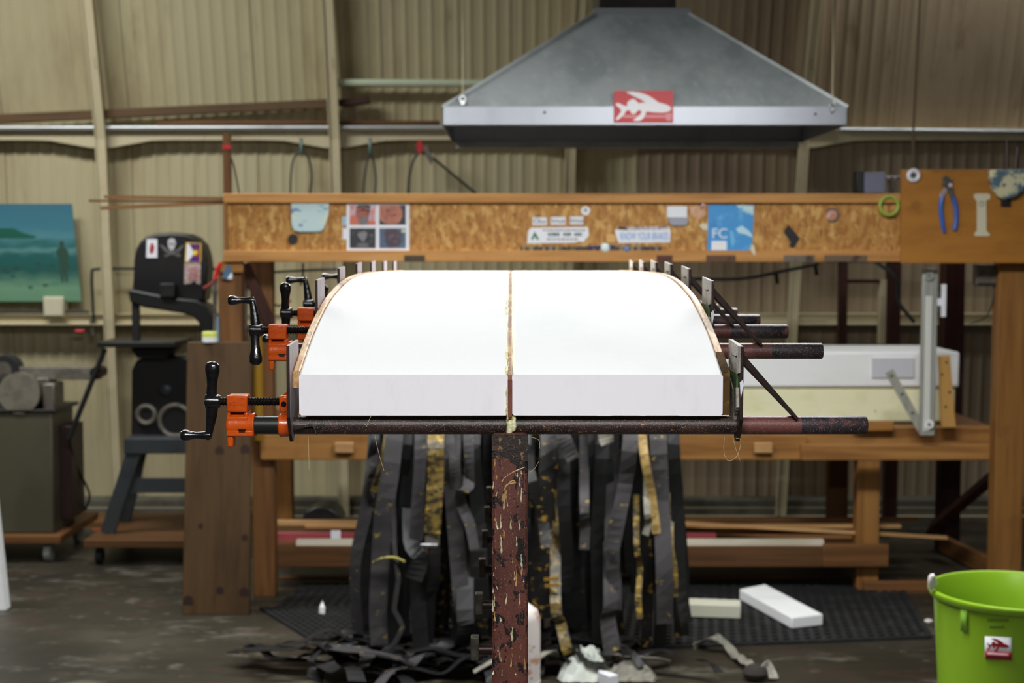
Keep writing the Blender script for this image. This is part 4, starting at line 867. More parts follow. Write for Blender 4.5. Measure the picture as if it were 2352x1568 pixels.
for x, y, r in ((6, 852, 36),):
    c = at(x, y, CY + 0.06); MB().tube([c, c + V((0, 0.10, 0))], r * CY / FPX, 26).build('drive_wheel', m_rubber, sd)
    MB().tube([c + V((0, -0.006, 0)), c], r * CY / FPX * 0.6, 20).build('wheel_hub', m_castgrey, sd)
c = at(220, 856, CY + 0.06); MB().tube([c, c + V((0, 0.11, 0))], 0.032, 16).build('idler_roller', m_machine, sd)
MB().tube([c + V((0.01, -0.008, 0)), c + V((0.01, 0.0, 0))], 0.02, 12).build('tension_knob', mat('dark_maroon', (70, 28, 36), rough=0.5), sd)
MB().tube([at(241, 801, CY + 0.045), at(158, 1008, CY + 0.045)], 0.014, 10).build('tracking_lever', m_black, sd)
MB().tube(bez([at(158, 1008, CY + 0.05), at(172, 1062, CY + 0.2), at(196, 1110, CY + 0.3), at(206, 1140, CY + 0.3), at(196, 1170, CY + 0.35)], 20), 0.007, 6).build('power_cord', m_cable, sd)
dl = thing('cabinet_dolly', 'plywood dolly on casters under the sander cabinet', 'dolly', (at(40, 1290, CY).x, CY + 0.2, 0))
MB().box(xcl - 0.04, xcr + 0.05, CY - 0.06, CY + 0.62, 0.105, 0.145).build('deck', m_bx, dl, bevel=0.003)
for x in (xcl + 0.08, xcr - 0.03):
    for y in (CY + 0.0, CY + 0.5):
        MB().box(x - 0.03, x + 0.03, y - 0.03, y + 0.03, 0.092, 0.105).build('caster_plate', m_castgrey, dl)
        MB().tube([(x - 0.016, y, 0.046), (x + 0.016, y, 0.046)], 0.046, 16).build('caster_wheel', m_caster, dl)
# clutter by the wall base
MB().box(at(170, 1180, 8.3).x, at(420, 1180, 8.3).x, 8.25, 8.55, 0.0, 0.03).build('floor_board', m_bx, smooth=False, label='old board lying on the floor behind the band saw', cat='board')
MB().tube([at(212, 1222, 8.2) , at(236, 1222, 8.2)], 0.022, 10).build('orange_cap', m_orange, label='small orange cap on the floor behind the saw dolly', cat='cap')
# white foam sheet at the far left
MB().prism([fl(14, 1402), fl(-190, 1412), at(-190, 880, fl(22, 1402).y), at(-42, 880, fl(22, 1402).y)], (0, 0.06, 0)).build('foam_sheet', m_foamblock, bevel=0.004, label='white foam sheet standing at the far left edge', cat='foam sheet')

# ================================================================ rubber mats
def mat_grid(name, a, b, c, nu, nv, label):
    """parallelogram mat: a near corner, b along near edge, c along the side edge"""
    a, b, c = V(a), V(b), V(c); U = b - a; W = c - a; m = MB(); h = 0.014
    wu = 0.010 / U.length; wv = 0.010 / W.length
    def bar(u0, u1, v0, v1, z1):
        P = lambda u, v, z: a + U * u + W * v + V((0, 0, z))
        m.hexa([P(u0, v0, 0.001), P(u1, v0, 0.001), P(u1, v1, 0.001), P(u0, v1, 0.001)], [P(u0, v0, z1), P(u1, v0, z1), P(u1, v1, z1), P(u0, v1, z1)])
    for i in range(nu + 1): bar(i / nu - wu, i / nu + wu, 0, 1, h)
    for j in range(nv + 1): bar(0, 1, j / nv - wv, j / nv + wv, h - 0.0006)
    return m.build(name, m_rubber, smooth=False, label=label, cat='mat')
mat_grid('rubber_mat', fl(715, 1471), fl(1150, 1474), fl(600, 1400), 22, 12, 'perforated black rubber mat left of the hanging straps')
mat_grid('rubber_mat', fl(1240, 1500), fl(2135, 1466), fl(1300, 1352), 36, 20, 'perforated black rubber mat under the foam offcuts on the right')
mat_grid('rubber_mat', fl(640, 1398), fl(1250, 1398), fl(700, 1344), 26, 8, 'perforated black rubber mat in the shadow under the bench left side')
# foam offcuts on the mat
def offcut(name, pts, h, label, m=m_foamblock):
    return MB().prism([p + V((0, 0, 0.015)) for p in pts], (0, 0, h)).build(name, m, bevel=0.005, label=label, cat='offcut')
offcut('foam_offcut', [fl(1818, 1452), fl(1890, 1444), fl(1757, 1372), fl(1698, 1384)], 0.05, 'long white foam offcut lying askew on the rubber mat')
offcut('foam_offcut', [fl(1560, 1424), fl(1701, 1429), fl(1701, 1415), fl(1560, 1410)], 0.06, 'small cream foam offcut beside the hanging straps', mat('cream_foam', (214, 212, 192), rough=0.8))
MB().prism([fl(733, 1416), fl(746, 1416), fl(740, 1400)], (0, 0.01, 0.04)).build('foam_chip', m_foamblock, label='tiny white foam chip standing on the left mat', cat='chip')
# ================================================================ straps on their stand
TY = 5.62
stand = thing('strap_stand', 'steel T stand hidden behind the hanging straps', 'stand', (0.05, TY, 0))
MB().tube([(0.05, TY, 0.02), (0.05, TY, 1.02)], 0.025, 12).build('upright', m_darksteel, stand)
MB().tube([(-0.62, TY, 1.03), (0.70, TY, 1.03)], 0.018, 12).build('crossbar', m_darksteel, stand)
MB().box(-0.15, 0.25, TY - 0.2, TY + 0.2, 0.0, 0.02).build('foot_plate', m_darksteel, stand)
random.seed(11)
def hang(pxpath, wpx, m, Y, label, yaw=0.0, group=None, n=16, fold=0.02, cat='strap'):
    pts = []
    for i, (x, y) in enumerate(pxpath):
        p = at(x, y, Y + fold * math.sin(i * 1.7 + x)); pts.append(p)
    if cat == 'strap':
        x0 = max(-0.60, min(0.68, at(pxpath[0][0], 905, 5.61).x)); top = [V((x0, 5.605, 1.049))]
        if pxpath[0][1] > 950: top.append(at(pxpath[0][0], (pxpath[0][1] + 905) / 2, 5.57))
        else: pts = pts[1:]
        pts = top + pts
    pts = bez(pts, n); s = Y / FPX
    wd = wpx * s
    sides = [V((math.cos(yaw + 0.25 * math.sin(i * 0.5 + pxpath[0][0])), math.sin(yaw + 0.25 * math.sin(i * 0.5 + pxpath[0][0])), 0)) for i in range(len(pts))]
    for p in pts: p.z = max(p.z, 0.012 + random.uniform(0, 0.01))
    return MB().ribbon(pts, sides, wd, 0.003).build('webbing_strap', m, smooth=False, label=label, cat=cat, group=group)
key = [([(1003, 910), (1001, 1010), (1000, 1100), (993, 1224)], 38, m_strapstain, 5.36, 'wide strap crusted with yellow resin left of the post', 0.1),
       ([(1012, 910), (1026, 1020), (1040, 1150), (1052, 1290), (1062, 1405)], 38, m_strapgrey, 5.40, 'long grey strap slanting beside the resin crusted one', 0.0),
       ([(912, 910), (905, 1010), (893, 1110), (880, 1180), (873, 1300), (868, 1400), (872, 1480)], 42, m_strapgrey, 5.37, 'long grey strap down the left side of the bundle', 0.2),
       ([(968, 910), (968, 1010), (962, 1120), (956, 1240)], 32, m_strapgrey, 5.42, 'medium grey strap between the stained and left straps', -0.2),
       ([(902, 910), (893, 1005), (880, 1080), (862, 1130)], 24, m_strapstain, 5.42, 'short resin stained strap on the bundle upper left', 0.3),
       ([(866, 910), (862, 1000), (852, 1050)], 18, m_strapblack, 5.45, 'short black strap end at the bundle upper left corner', 0.2),
       ([(858, 1070), (850, 1100), (843, 1135), (862, 1160), (842, 1190)], 13, m_strapblackstain, 5.46, 'frayed stained strap curl at the left edge of the bundle', 0.4),
       ([(1052, 910), (1044, 1040), (1048, 1120)], 28, m_strapgrey, 5.38, 'grey strap ending in a fold left of the post', 0.2),
       ([(1072, 910), (1076, 1010), (1080, 1115)], 24, m_strapgrey, 5.42, 'slim grey strap above the curled fold', -0.3),
       ([(1076, 1118), (1058, 1128), (1060, 1160), (1078, 1200), (1090, 1262)], 26, m_strapgrey, 5.38, 'curled grey strap tail left of the post', 0.3),
       ([(1448, 910), (1448, 1010), (1436, 1110), (1420, 1190), (1405, 1262)], 36, m_strapgrey, 5.36, 'broad pale grey strap slanting down right of the post', 0.1),
       ([(1472, 910), (1476, 1010), (1484, 1070), (1498, 1140), (1508, 1225)], 20, m_straptan, 5.36, 'narrow tan resin strap on the right of the bundle', 0.0),
       ([(1508, 910), (1512, 1010), (1518, 1150), (1526, 1300), (1527, 1432)], 40, m_strapgrey, 5.37, 'very long charcoal strap near the right edge', -0.1),
       ([(1545, 910), (1548, 1020), (1556, 1160), (1562, 1330), (1576, 1430)], 30, m_strapblack, 5.42, 'black strap forming the right edge of the bundle', 0.1),
       ([(1280, 910), (1288, 985), (1318, 1055)], 34, m_strapgrey, 5.35, 'stiff grey strap end jutting right of the post', 0.25),
       ([(1388, 960), (1392, 1005), (1396, 1018)], 34, m_fabric, 5.37, 'pale square strap end high right of the post', 0.2),
       ([(1216, 1080), (1236, 1150), (1248, 1200), (1256, 1258)], 26, m_strapblackstain, 5.35, 'stained strap with a lighter end just right of the post', 0.1),
       ([(1342, 1160), (1344, 1210), (1342, 1262)], 24, m_strapgrey, 5.36, 'short grey strap end in the middle right of the bundle', 0.2),
       ([(1486, 1165), (1490, 1200), (1482, 1228)], 16, m_fabric, 5.35, 'pale narrow strap end beside the tan strap', 0.1),
       ([(1404, 1266), (1412, 1330), (1414, 1400)], 30, m_strapgrey, 5.38, 'grey strap tail below the broad pale strap', -0.2),
       ([(1404, 1372), (1396, 1420), (1408, 1500)], 40, m_strapgrey, 5.35, 'wide grey strap end near the floor right of the post', 0.3),
       ([(1276, 1385), (1288, 1430), (1302, 1490), (1316, 1512)], 26, m_strapstain, 5.33, 'yellowed strap leaning beside the rust stained roll', 0.2),
       ([(1462, 1250), (1470, 1300), (1466, 1370), (1470, 1420)], 14, m_strapstain, 5.37, 'thin resin streaked strap low on the right', 0.2),
       ([(1542, 1245), (1550, 1300), (1552, 1370)], 12, m_strapstain, 5.38, 'resin speckled strap edge at the far right', 0.2),
       ([(905, 1250), (915, 1330), (905, 1400), (925, 1440), (890, 1500)], 12, m_strapgrey, 5.36, 'thin grey tail dangling at the left of the bundle', 0.6),
       ([(945, 1240), (965, 1280), (950, 1330)], 40, m_strapblack, 5.40, 'black strap fold under the left straps', 0.2),
       ([(1068, 1400), (1072, 1440), (1060, 1480)], 40, m_strapblack, 5.38, 'dark strap end low on the left beside the post', 0.1)]
for pth, wp, m, Y, lb, yaw in key: hang(pth, wp, m, Y, lb, yaw, 'straps hanging behind the rack')
for i in range(62):
    x = 864 + (1552 - 864) * ((i * 0.618) % 1.0) + random.uniform(-6, 6); Y = random.uniform(5.44, 5.78)
    xe = x + (x - 1205) * 0.03 + random.uniform(-26, 26); ye = random.choice([1300, 1360, 1420, 1460, 1490, 1500, 1510])
    m = random.choice([m_strapblack] * 6 + [m_strapblackstain] * 2 + [m_strapgrey] * 2)
    hang([(x, 890), (x + random.uniform(-8, 8), 1020), ((x + xe) / 2 + random.uniform(-10, 10), 1160), (xe + random.uniform(-12, 12), 1300), (xe, ye)], random.uniform(26, 46), m, Y,
         '%s hanging deep in the bundle, %s' % ({m_strapblack.name: 'black rubber strap', m_strapblackstain.name: 'resin speckled black strap', m_strapgrey.name: 'charcoal webbing strap'}[m.name], 'far left of the post' if x < 990 else 'just left of the post' if x < 1171 else 'just right of the post' if x < 1370 else 'far right of the post'), random.uniform(-0.4, 0.4), 'dark straps deep in the bundle')
bk = thing('strap_buckle', 'grey metal buckle below the resin crusted strap', 'buckle', at(992, 1256, 5.36))
MB().pbox(976, 1230, 1010, 1254, 5.352, 0.012).build('frame', m_castgrey, bk, bevel=0.003)
MB().pbox(966, 1249, 1004, 1256, 5.345, 0.014).build('lip', m_chrome, bk, bevel=0.002)
MB().tube(bez([at(858, 1292, 5.34), at(878, 1282, 5.33), at(905, 1280, 5.33), at(930, 1290, 5.34)], 14), 0.006, 6).build('cord_tie', mat('dull_yellow_cord', (150, 140, 60), [((60, 54, 30), (50, 50, 50), 0.5, 0.6)], rough=0.6), label='dull yellow cord tied across the left straps', cat='cord')
for i, (x, y) in enumerate(((1250, 1330), (1252, 1345))):
    MB().beam(at(x - 1, y, 5.34), at(x + 34, y - 2, 5.34), 0.012, 0.006).build('brass_clip', mat('brass_%d' % i, (190, 146, 60), rough=0.3, metal=0.6), label=('upper', 'lower')[i] + ' brass coloured clip among the straps right of the post', cat='clip')
# straps and scraps heaped on the floor
random.seed(21)
def heap(x, y, n, wpx, m, label, group=None, spread=60, z0=0.004, cat='strap'):
    p = fl(x, y); d = random.uniform(0, 6.28); pts = []
    for i in range(n):
        pts.append(p + V((0, 0, z0 + 0.02 * abs(math.sin(i * 1.1 + x)) + random.uniform(0, 0.045) * (0 < i < n - 1))))
        d += random.uniform(-0.7, 0.7); p = p + V((math.cos(d), math.sin(d) * 0.6, 0)) * spread * 5.4 / FPX
    pts = bez(pts, 18); mid = random.uniform(-0.5, 0.5)
    sides = []
    for i in range(len(pts)):
        dd = pts[min(i + 1, len(pts) - 1)] - pts[max(i - 1, 0)]
        sides.append(dd.cross(V((0.3 * math.sin(i * 0.4 + x), 0.1, 1 + mid))).normalized())
    for q in pts: q.z = max(q.z, 0.02)
    return MB().ribbon(pts, sides, wpx * 5.4 / FPX, 0.003).build('floor_strap', m, smooth=False, label=label, cat=cat, group=group)
for i in range(46):
    x = random.uniform(690, 1230); y = random.uniform(1500, 1575) if x > 850 else random.uniform(1528, 1575)
    m = random.choice([m_strapblack, m_strapblack, m_strapblack, m_strapgrey, m_strapblackstain])
    heap(x, y, random.randint(4, 6), random.uniform(26, 48), m, '%s tangled in the floor heap, %s' % ({m_strapblack.name: 'black rubber strap', m_strapblackstain.name: 'resin speckled black strap', m_strapgrey.name: 'charcoal webbing strap'}[m.name], 'towards its left tip' if x < 900 else 'near the post left side'), 'straps heaped on the floor left', z0=random.uniform(0.004, 0.09))
for i in range(16):
    heap(random.uniform(1260, 1560), random.uniform(1512, 1570), random.randint(4, 6), random.uniform(18, 32), random.choice([m_strapblack, m_strapblack, m_strapgrey, m_fabric]), 'dark strap tangled in the floor heap right of the post', 'straps heaped on the floor right', z0=random.uniform(0.004, 0.06))
for i, (x, y) in enumerate(((690, 1545), (735, 1530), (800, 1545), (880, 1530), (940, 1510), (1000, 1525), (1060, 1530))):
    heap(x, y, 5, 40, m_strapgrey if i in (4, 5, 3) else m_strapblack, ('black rubber coil at the left tip of the floor heap', 'second black coil near the left tip of the floor heap', 'black strap fold along the heap front edge', 'grey strap arching out of the left floor heap', 'broad grey strap folded over the left floor heap', 'pale grey strap bent across the left floor heap', 'black strap crumpled beside the post foot')[i], z0=0.05, spread=70)
def ribbon_px(name, pts, wpx, m, label, Yz):
    P = [fl(x, y, z) for (x, y), z in zip(pts, Yz)]
    P = bez(P, 16); sides = [V((0.75, 0.65, 0.2 * math.sin(i))) for i in range(len(P))]
    return MB().ribbon(P, sides, wpx * 5.6 / FPX, 0.003).build(name, m, smooth=False, label=label, cat='scrap')
ribbon_px('fabric_scrap', [(1592, 1488), (1612, 1474), (1640, 1462), (1668, 1478), (1690, 1508)], 24, m_fabric, 'grey fabric strip arched on the floor right of the straps', [0.01, 0.03, 0.07, 0.04, 0.012])
ribbon_px('fabric_scrap', [(1688, 1505), (1715, 1520), (1738, 1545)], 26, m_fabric, 'second grey fabric strip trailing right on the floor', [0.012, 0.03, 0.012])
ribbon_px('fabric_scrap', [(1740, 1560), (1758, 1532), (1768, 1530), (1778, 1558)], 24, mat('light_scrap', (168, 162, 150), [((110, 104, 96), (20, 20, 20), 0.5, 0.65)], rough=0.85), 'light grey crumpled scrap near the bottom edge', [0.012, 0.05, 0.05, 0.012])
MB().ell(fl(1735, 1562) + V((0, 0, 0.03)), 0.05, 0.045, 0.034, 12, 6).build('dark_scrap', mat('dark_cloth', (48, 42, 38), rough=0.9), label='dark cloth wad beside the light crumpled scrap', cat='scrap')
def crumple(name, c, sx, sy, h, m, label, seed, n=12):
    random.seed(seed); b = MB(); c = V(c)
    for j in range(n + 1):
        for i in range(n + 1):
            u, v_ = i / n * 2 - 1, j / n * 2 - 1; r = max(abs(u), abs(v_)); 
            z = h * (1 - r ** 2) * random.uniform(0.55, 1.1) + 0.006
            b.v.append(c + V((u * sx * random.uniform(0.9, 1.08), v_ * sy * random.uniform(0.9, 1.08), z)))
    m_ = n + 1
    for j in range(n):
        for i in range(n): b.f.append([j * m_ + i, j * m_ + i + 1, (j + 1) * m_ + i + 1, (j + 1) * m_ + i])
    o = b.build(name, m, smooth=False, label=label, cat='scrap')
    s = o.modifiers.new('solid', 'SOLIDIFY'); s.thickness = 0.002
    return o
crumple('crumpled_sheet', fl(1345, 1552), 0.10, 0.10, 0.11, m_pale, 'pale crumpled plastic sheet on the floor right of the post', 4)
crumple('crumpled_sheet', fl(1452, 1556), 0.09, 0.07, 0.06, m_fabric, 'grey beige crumpled scrap beside the pale sheet', 9)
MB().prism([fl(1372, 1562), fl(1420, 1580), fl(1400, 1584), fl(1376, 1574)], (0, 0, 0.05)).build('paper_offcut', m_white, label='bright white paper offcut at the bottom edge', cat='offcut')
# rust-stained roll behind the post
rr = thing('foam_roll', 'rust stained white roll standing behind the rack post', 'roll', (at(1196, 1400, 4.7).x, 4.7, 0))
zr = pz(1196, 1386, 4.7)
MB().lathe([(0.0, 0.066), (zr - 0.05, 0.066), (zr - 0.02, 0.056), (zr, 0.028)], (at(1196, 1400, 4.7).x, 4.7, 0.0), (0, 0, 1), 24).build('roll_body', m_rusty, rr)
MB().ring((at(1196, 1400, 4.7).x, 4.7, zr - 0.26), (0, 0, 1), 0.064, 0.004, 24, 6).build('band', m_rusty, rr)

# ================================================================ clamping rack
P0, DP, NP = 2.077, 0.303, 7
PR = 0.0134
pz_ = [pz(1176, 976, P0), pz(1176, 806, P0 + DP), pz(1176, 761, P0 + 2 * DP), pz(1176, 736, P0 + 3 * DP)]
pz_ += [pz_[3] + 0.001, pz_[3] - 0.001, pz_[3] - 0.004]
pyk = [P0 + DP * k for k in range(NP)]
nth = ['nearest', 'second', 'third', 'fourth', 'fifth', 'sixth', 'farthest']
XR = at(1990, 976, P0).x
for k in range(NP):
    y, z = pyk[k], pz_[k]
    t = thing('clamp_stand', 'oxide red post with crosswise pipe, %s of the rack row' % nth[k], 'stand', (-0.003, y, 0), 'clamping rack stands')
    h = 0.0264
    MB().box(-0.003 - h, -0.003 + h, y - h, y + h, 0.012, z - PR * 0.7).build('post', m_post, t, bevel=0.006)
    MB().box(-0.22, 0.22, y - 0.04, y + 0.04, 0.0, 0.012).build('foot_plate', m_darksteel, t)
    xa_ = at(1700, 976, P0).x
    MB().tube([(-0.405, y, z), (-0.335, y, z)], PR, 20).build('pipe_end', m_galvpipe, t)
    MB().tube([(-0.335, y, z), (xa_, y, z)], PR, 20).build('pipe', m_pipe, t)
    xm_ = at(1838, 976, P0).x + 0.012 * math.sin(k * 2.1)
    MB().tube([(xa_, y, z), (xm_, y, z)], PR, 20).build('pipe_end', m_pipeend, t, label='worn red pipe end')
    MB().lathe([(0, PR), (XR - xm_ - 0.002, PR), (XR - xm_, PR - 0.0015), (XR - xm_, PR - 0.004), (XR - xm_ - 0.03, PR - 0.004)], (xm_, y, z), (1, 0, 0), 20).build('pipe_tip', m_pipetip, t, label='blackened pipe tip')
    # fixed stop plate on the right with its brace
    X1 = 0.328
    zt_ = z + 0.1225
    prof = [(-0.040, zt_ - 0.004), (-0.040, z + 0.012), (-0.012, z - 0.0225), (0.006, z - 0.0225), (0.030, z + 0.0), (0.058, z + 0.02), (0.058, zt_)]
    MB().prism([V((X1, y + a, b)) for a, b in prof], (0.005, 0, 0)).build('stop_plate', m_darksteel, t, smooth=False, bevel=0.0008)
    tp = [(-0.041, zt_ - 0.004), (-0.041, zt_ - 0.042), (-0.02, zt_ - 0.046), (0.02, zt_ - 0.050), (0.056, zt_ - 0.045), (0.058, zt_ + 0.001)]
    MB().prism([V((X1 - 0.0022, y + a, b)) for a, b in tp], (0.0022, 0, 0)).build('tape', m_taped, t, smooth=False, label='grey cloth tape')
    MB().prism([V((X1 - 0.0028, y + a, b)) for a, b in ((-0.024, zt_ - 0.044), (-0.022, zt_ - 0.070), (0.02, zt_ - 0.078), (0.05, zt_ - 0.072), (0.054, zt_ - 0.044))], (0.0028, 0, 0)).build('green_tape', m_greentape, t, smooth=False, label='torn green tape')
    MB().prism([V((X1 - 0.004, y + a, b)) for a, b in ((-0.030, zt_ - 0.064), (-0.034, z + 0.030), (-0.016, z + 0.016), (-0.004, z + 0.004), (0.022, z + 0.002), (0.050, z + 0.022), (0.054, zt_ - 0.062), (0.03, zt_ - 0.056), (0.0, zt_ - 0.070))], (0.004, 0, 0)).build('tape', m_taped, t, smooth=False, label='frayed grey tape')
    MB().prism([V((X1 + 0.0035, y - 0.0412, b)) for b in (zt_ - 0.052,)] + [V((X1 - 0.0005, y - 0.0412, zt_ - 0.056)), V((X1 + 0.001, y - 0.0412, zt_ - 0.078)), V((X1 + 0.005, y - 0.0412, zt_ - 0.060))], (0, 0.002, 0)).build('paper_scrap', m_white, t, smooth=False)
    bt = V((X1 + 0.004, y - 0.005, zt_ - 0.012)); bb = V((at(1829, 962, P0).x, y - 0.004, z + PR - 0.001))
    br = MB(); d = (bb - bt).normalized(); nrm = V((d.z, 0, -d.x)); nrm = -nrm if nrm.z > 0 else nrm
    br.hexa([bt + V((0, -0.016, 0)), bt + V((0, 0.016, 0)), bt + V((0, 0.016, 0)) + nrm * 0.011, bt + V((0, -0.016, 0)) + nrm * 0.011],
            [bb + V((0, -0.016, 0)), bb + V((0, 0.012, 0)), bb + V((0, 0.012, 0)) + nrm * 0.004, bb + V((0, -0.016, 0)) + nrm * 0.004])
    br.build('brace', m_darksteel, t, smooth=False, bevel=0.0008)
    # locking bolt on the left of the post
    zl = CAMZ - 0.68
    MB().tube([(-0.028, y, zl), (-0.062, y, zl)], 0.009, 10).build('lock_bolt', m_darksteel, t)
    MB().box(-0.070, -0.056, y - 0.012, y + 0.010, zl - 0.016, zl + 0.024).build('lock_tab', m_castgrey, t, bevel=0.0015)
    if k == 0:
        random.seed(5)
        zg0 = z - PR * 0.7 - 0.001; jag = [(1130.5, 1050), (1136, 1052), (1143, 1049), (1150, 1051), (1157, 1048), (1164, 1052), (1171, 1060), (1178, 1063), (1185, 1068), (1190, 1073), (1196, 1069), (1203, 1062), (1208, 1058), (1211.5, 1059)]
        gp = [at(x_, y_, y - h - 0.0005) for x_, y_ in jag] + [V((-0.003 + h, y - h - 0.0005, zg0)), V((-0.003 - h, y - h - 0.0005, zg0))]
        MB().prism(gp, (0, 0.0012, 0)).build('resin_grime', m_postgrime, t, smooth=False, label='dark resin grime at the post head')
        for i in range(40):
            px = random.choice([random.uniform(1133, 1142), random.uniform(1142, 1200), random.uniform(1150, 1206)]); py = random.uniform(1062, 1562); L_ = random.uniform(0.003, 0.026) * random.random() ** 0.7 + 0.003; r = random.uniform(0.0007, 0.0018)
            p = at(px, py, y - h - 0.0002); nn = 7; pts = []; rs = []; dx = 0.0
            for q in range(nn):
                f = q / (nn - 1.0); dx += random.uniform(-0.0006, 0.0006)
                pts.append(p + V((dx, 0, L_ * (1 - f)))); rs.append(r * (0.35 + 0.5 * f) * random.uniform(0.7, 1.25))
            rs[-2] = r * 1.15; rs[-1] = r * 0.9; pts.append(pts[-1] + V((0, 0, -r * 0.9))); rs.append(r * 0.2)
            MB().tube(pts, rs, 6).build('resin_drip', random.choice([m_drip, m_drippale, m_drippale]), t)
        MB().tube(bez([at(1152, 1107, y - h), at(1160, 1096, y - h), at(1178, 1084, y - h), at(1206, 1072, y - h)], 12), [0.0004 + 0.0007 * random.random() for _ in range(13)], 6).build('resin_smear', m_drip, t)
        MB().tube(bez([at(1160, 1118, y - h), at(1176, 1104, y - h), at(1184, 1108, y - h), at(1166, 1112, y - h), at(1158, 1124, y - h)], 16), [0.0005 + 0.0010 * random.random() for _ in range(17)], 6).build('resin_smear', m_drip, t)
        # bare wire hook on the left plate
        a = at(676, 975, y - 0.03); b = at(715, 976, y - 0.02)
        MB().tube(bez([a, b, at(722, 982, y - 0.02), at(726, 998, y - 0.02)], 14), 0.0011, 6).build('wire_hook', m_chrome, t)

# ---------------------------------------------------------------- board blank
dropY = [2.055, 2.20, 2.38, 2.53, 2.683, 2.83, 2.986, 3.289, 3.592, 3.895, 4.06]
dropT = [0.1822, 0.1340, 0.0925, 0.0725, 0.0598, 0.0545, 0.0525, 0.0540, 0.0575, 0.0610, 0.0635]
def interp(Y, xs, ys):
    e = None
    for i in range(len(xs) - 1):
        if Y <= xs[i + 1] or i == len(xs) - 2:
            x0, x1 = xs[i], xs[i + 1]; t = (Y - x0) / (x1 - x0)
            m0 = (ys[i + 1] - ys[max(i - 1, 0)]) / (xs[i + 1] - xs[max(i - 1, 0)]); m1 = (ys[min(i + 2, len(xs) - 1)] - ys[i]) / (xs[min(i + 2, len(xs) - 1)] - xs[i])
            h = x1 - x0; t2, t3 = t * t, t ** 3
            return (2 * t3 - 3 * t2 + 1) * ys[i] + (t3 - 2 * t2 + t) * h * m0 + (-2 * t3 + 3 * t2) * ys[i + 1] + (t3 - t2) * h * m1
def ztop(Y): return CAMZ - interp(Y, dropY, dropT)
bY = [2.055] + pyk; bZ = [pz_[0] + PR + 0.0034, pz_[0] + PR + 0.0042] + [q + PR + 0.0006 for q in pz_[1:]]
def zbot(Y): return interp(min(Y, 4.06), bY + [4.1], bZ + [bZ[-1]])
NB = 44
Ys = [2.055 + (4.06 - 2.055) * (i / NB) ** 1.15 for i in range(NB + 1)]
blank = thing('surfboard_blank', 'white foam surfboard blank with wood stringer clamped on the rack', 'surfboard', (0, 2.9, pz_[3]))
def sweep(x0, x1, dt=0.0, db=0.0, Y0=None, r=0.003):
    b = MB(); ys = [q for q in Ys if Y0 is None or q >= Y0]
    if Y0: ys = [Y0] + ys
    for Y in ys:
        zt_, zb_ = ztop(Y) + dt, zbot(Y) + db
        b.v += [V((x0 + r, Y, zb_)), V((x1 - r, Y, zb_)), V((x1, Y, zb_ + r)), V((x1, Y, zt_ - r)), V((x1 - r, Y, zt_)), V((x0 + r, Y, zt_)), V((x0, Y, zt_ - r)), V((x0, Y, zb_ + r))]
    n = len(ys)
    for i in range(n - 1):
        for k in range(8): b.f.append([8 * i + k, 8 * i + (k + 1) % 8, 8 * i + 8 + (k + 1) % 8, 8 * i + 8 + k])
    b.f.append([7, 6, 5, 4, 3, 2, 1, 0]); b.f.append([8 * (n - 1) + k for k in range(8)])
    return b
XS = -0.003
for x0, x1, lb in ((-0.309, XS - 0.003, 'left half of the foam blank'), (XS + 0.003, 0.306, 'right half of the foam blank')):
    o = sweep(x0, x1).build('foam_half', m_foam, blank, label=lb)
    o.data.materials.append(m_foamend)
    for p in o.data.polygons:
        if p.normal.y < -0.9: p.material_index = 1
sweep(XS - 0.0028, XS + 0.0028, 0.0012, -0.004, 2.053, 0.0008).build('stringer', m_stringer, blank, label='plywood stringer down the centre line')
MB().box(XS - 0.0031, XS + 0.0033, 2.0505, 2.0535, zbot(2.055) - 0.002, ztop(2.055) - 0.007).build('stringer_end', m_stringerend, blank, smooth=False, label='dark stringer end grain')
_zb = zbot
def zbot(Y): return ztop(Y) - 0.024
sweep(-0.3192, -0.3092, 0.0015, 0.0, 2.066, 0.0015).build('rail_strip', m_rail, blank, label='left wooden rail strip')
zbot = _zb
sweep(0.3062, 0.3165, 0.0015, 0.002, 2.062, 0.0015).build('rail_strip', m_rail, blank, label='right wooden rail strip')
MB().hexa([V((0.30610, 2.0612, zbot(2.07))), V((0.3170, 2.0612, zbot(2.07))), V((0.3170, 2.13, zbot(2.13))), V((0.30610, 2.13, zbot(2.13)))], [V((0.30610, 2.0612, ztop(2.0612) + 0.0019)), V((0.3170, 2.0612, ztop(2.0612) + 0.0019)), V((0.3170, 2.13, ztop(2.13) + 0.0019)), V((0.30610, 2.13, ztop(2.13) + 0.0019))]).build('resin_soaked_end', mat('resin_soaked_wood', (84, 62, 34), [((54, 38, 22), (30, 30, 30), 0.45, 0.62, 0.8), ((120, 92, 50), (40, 14, 40), 0.56, 0.66, 0.7)], rough=0.9, spec=0.1), blank, smooth=False, label='dark resin soaked end of the right rail strip')
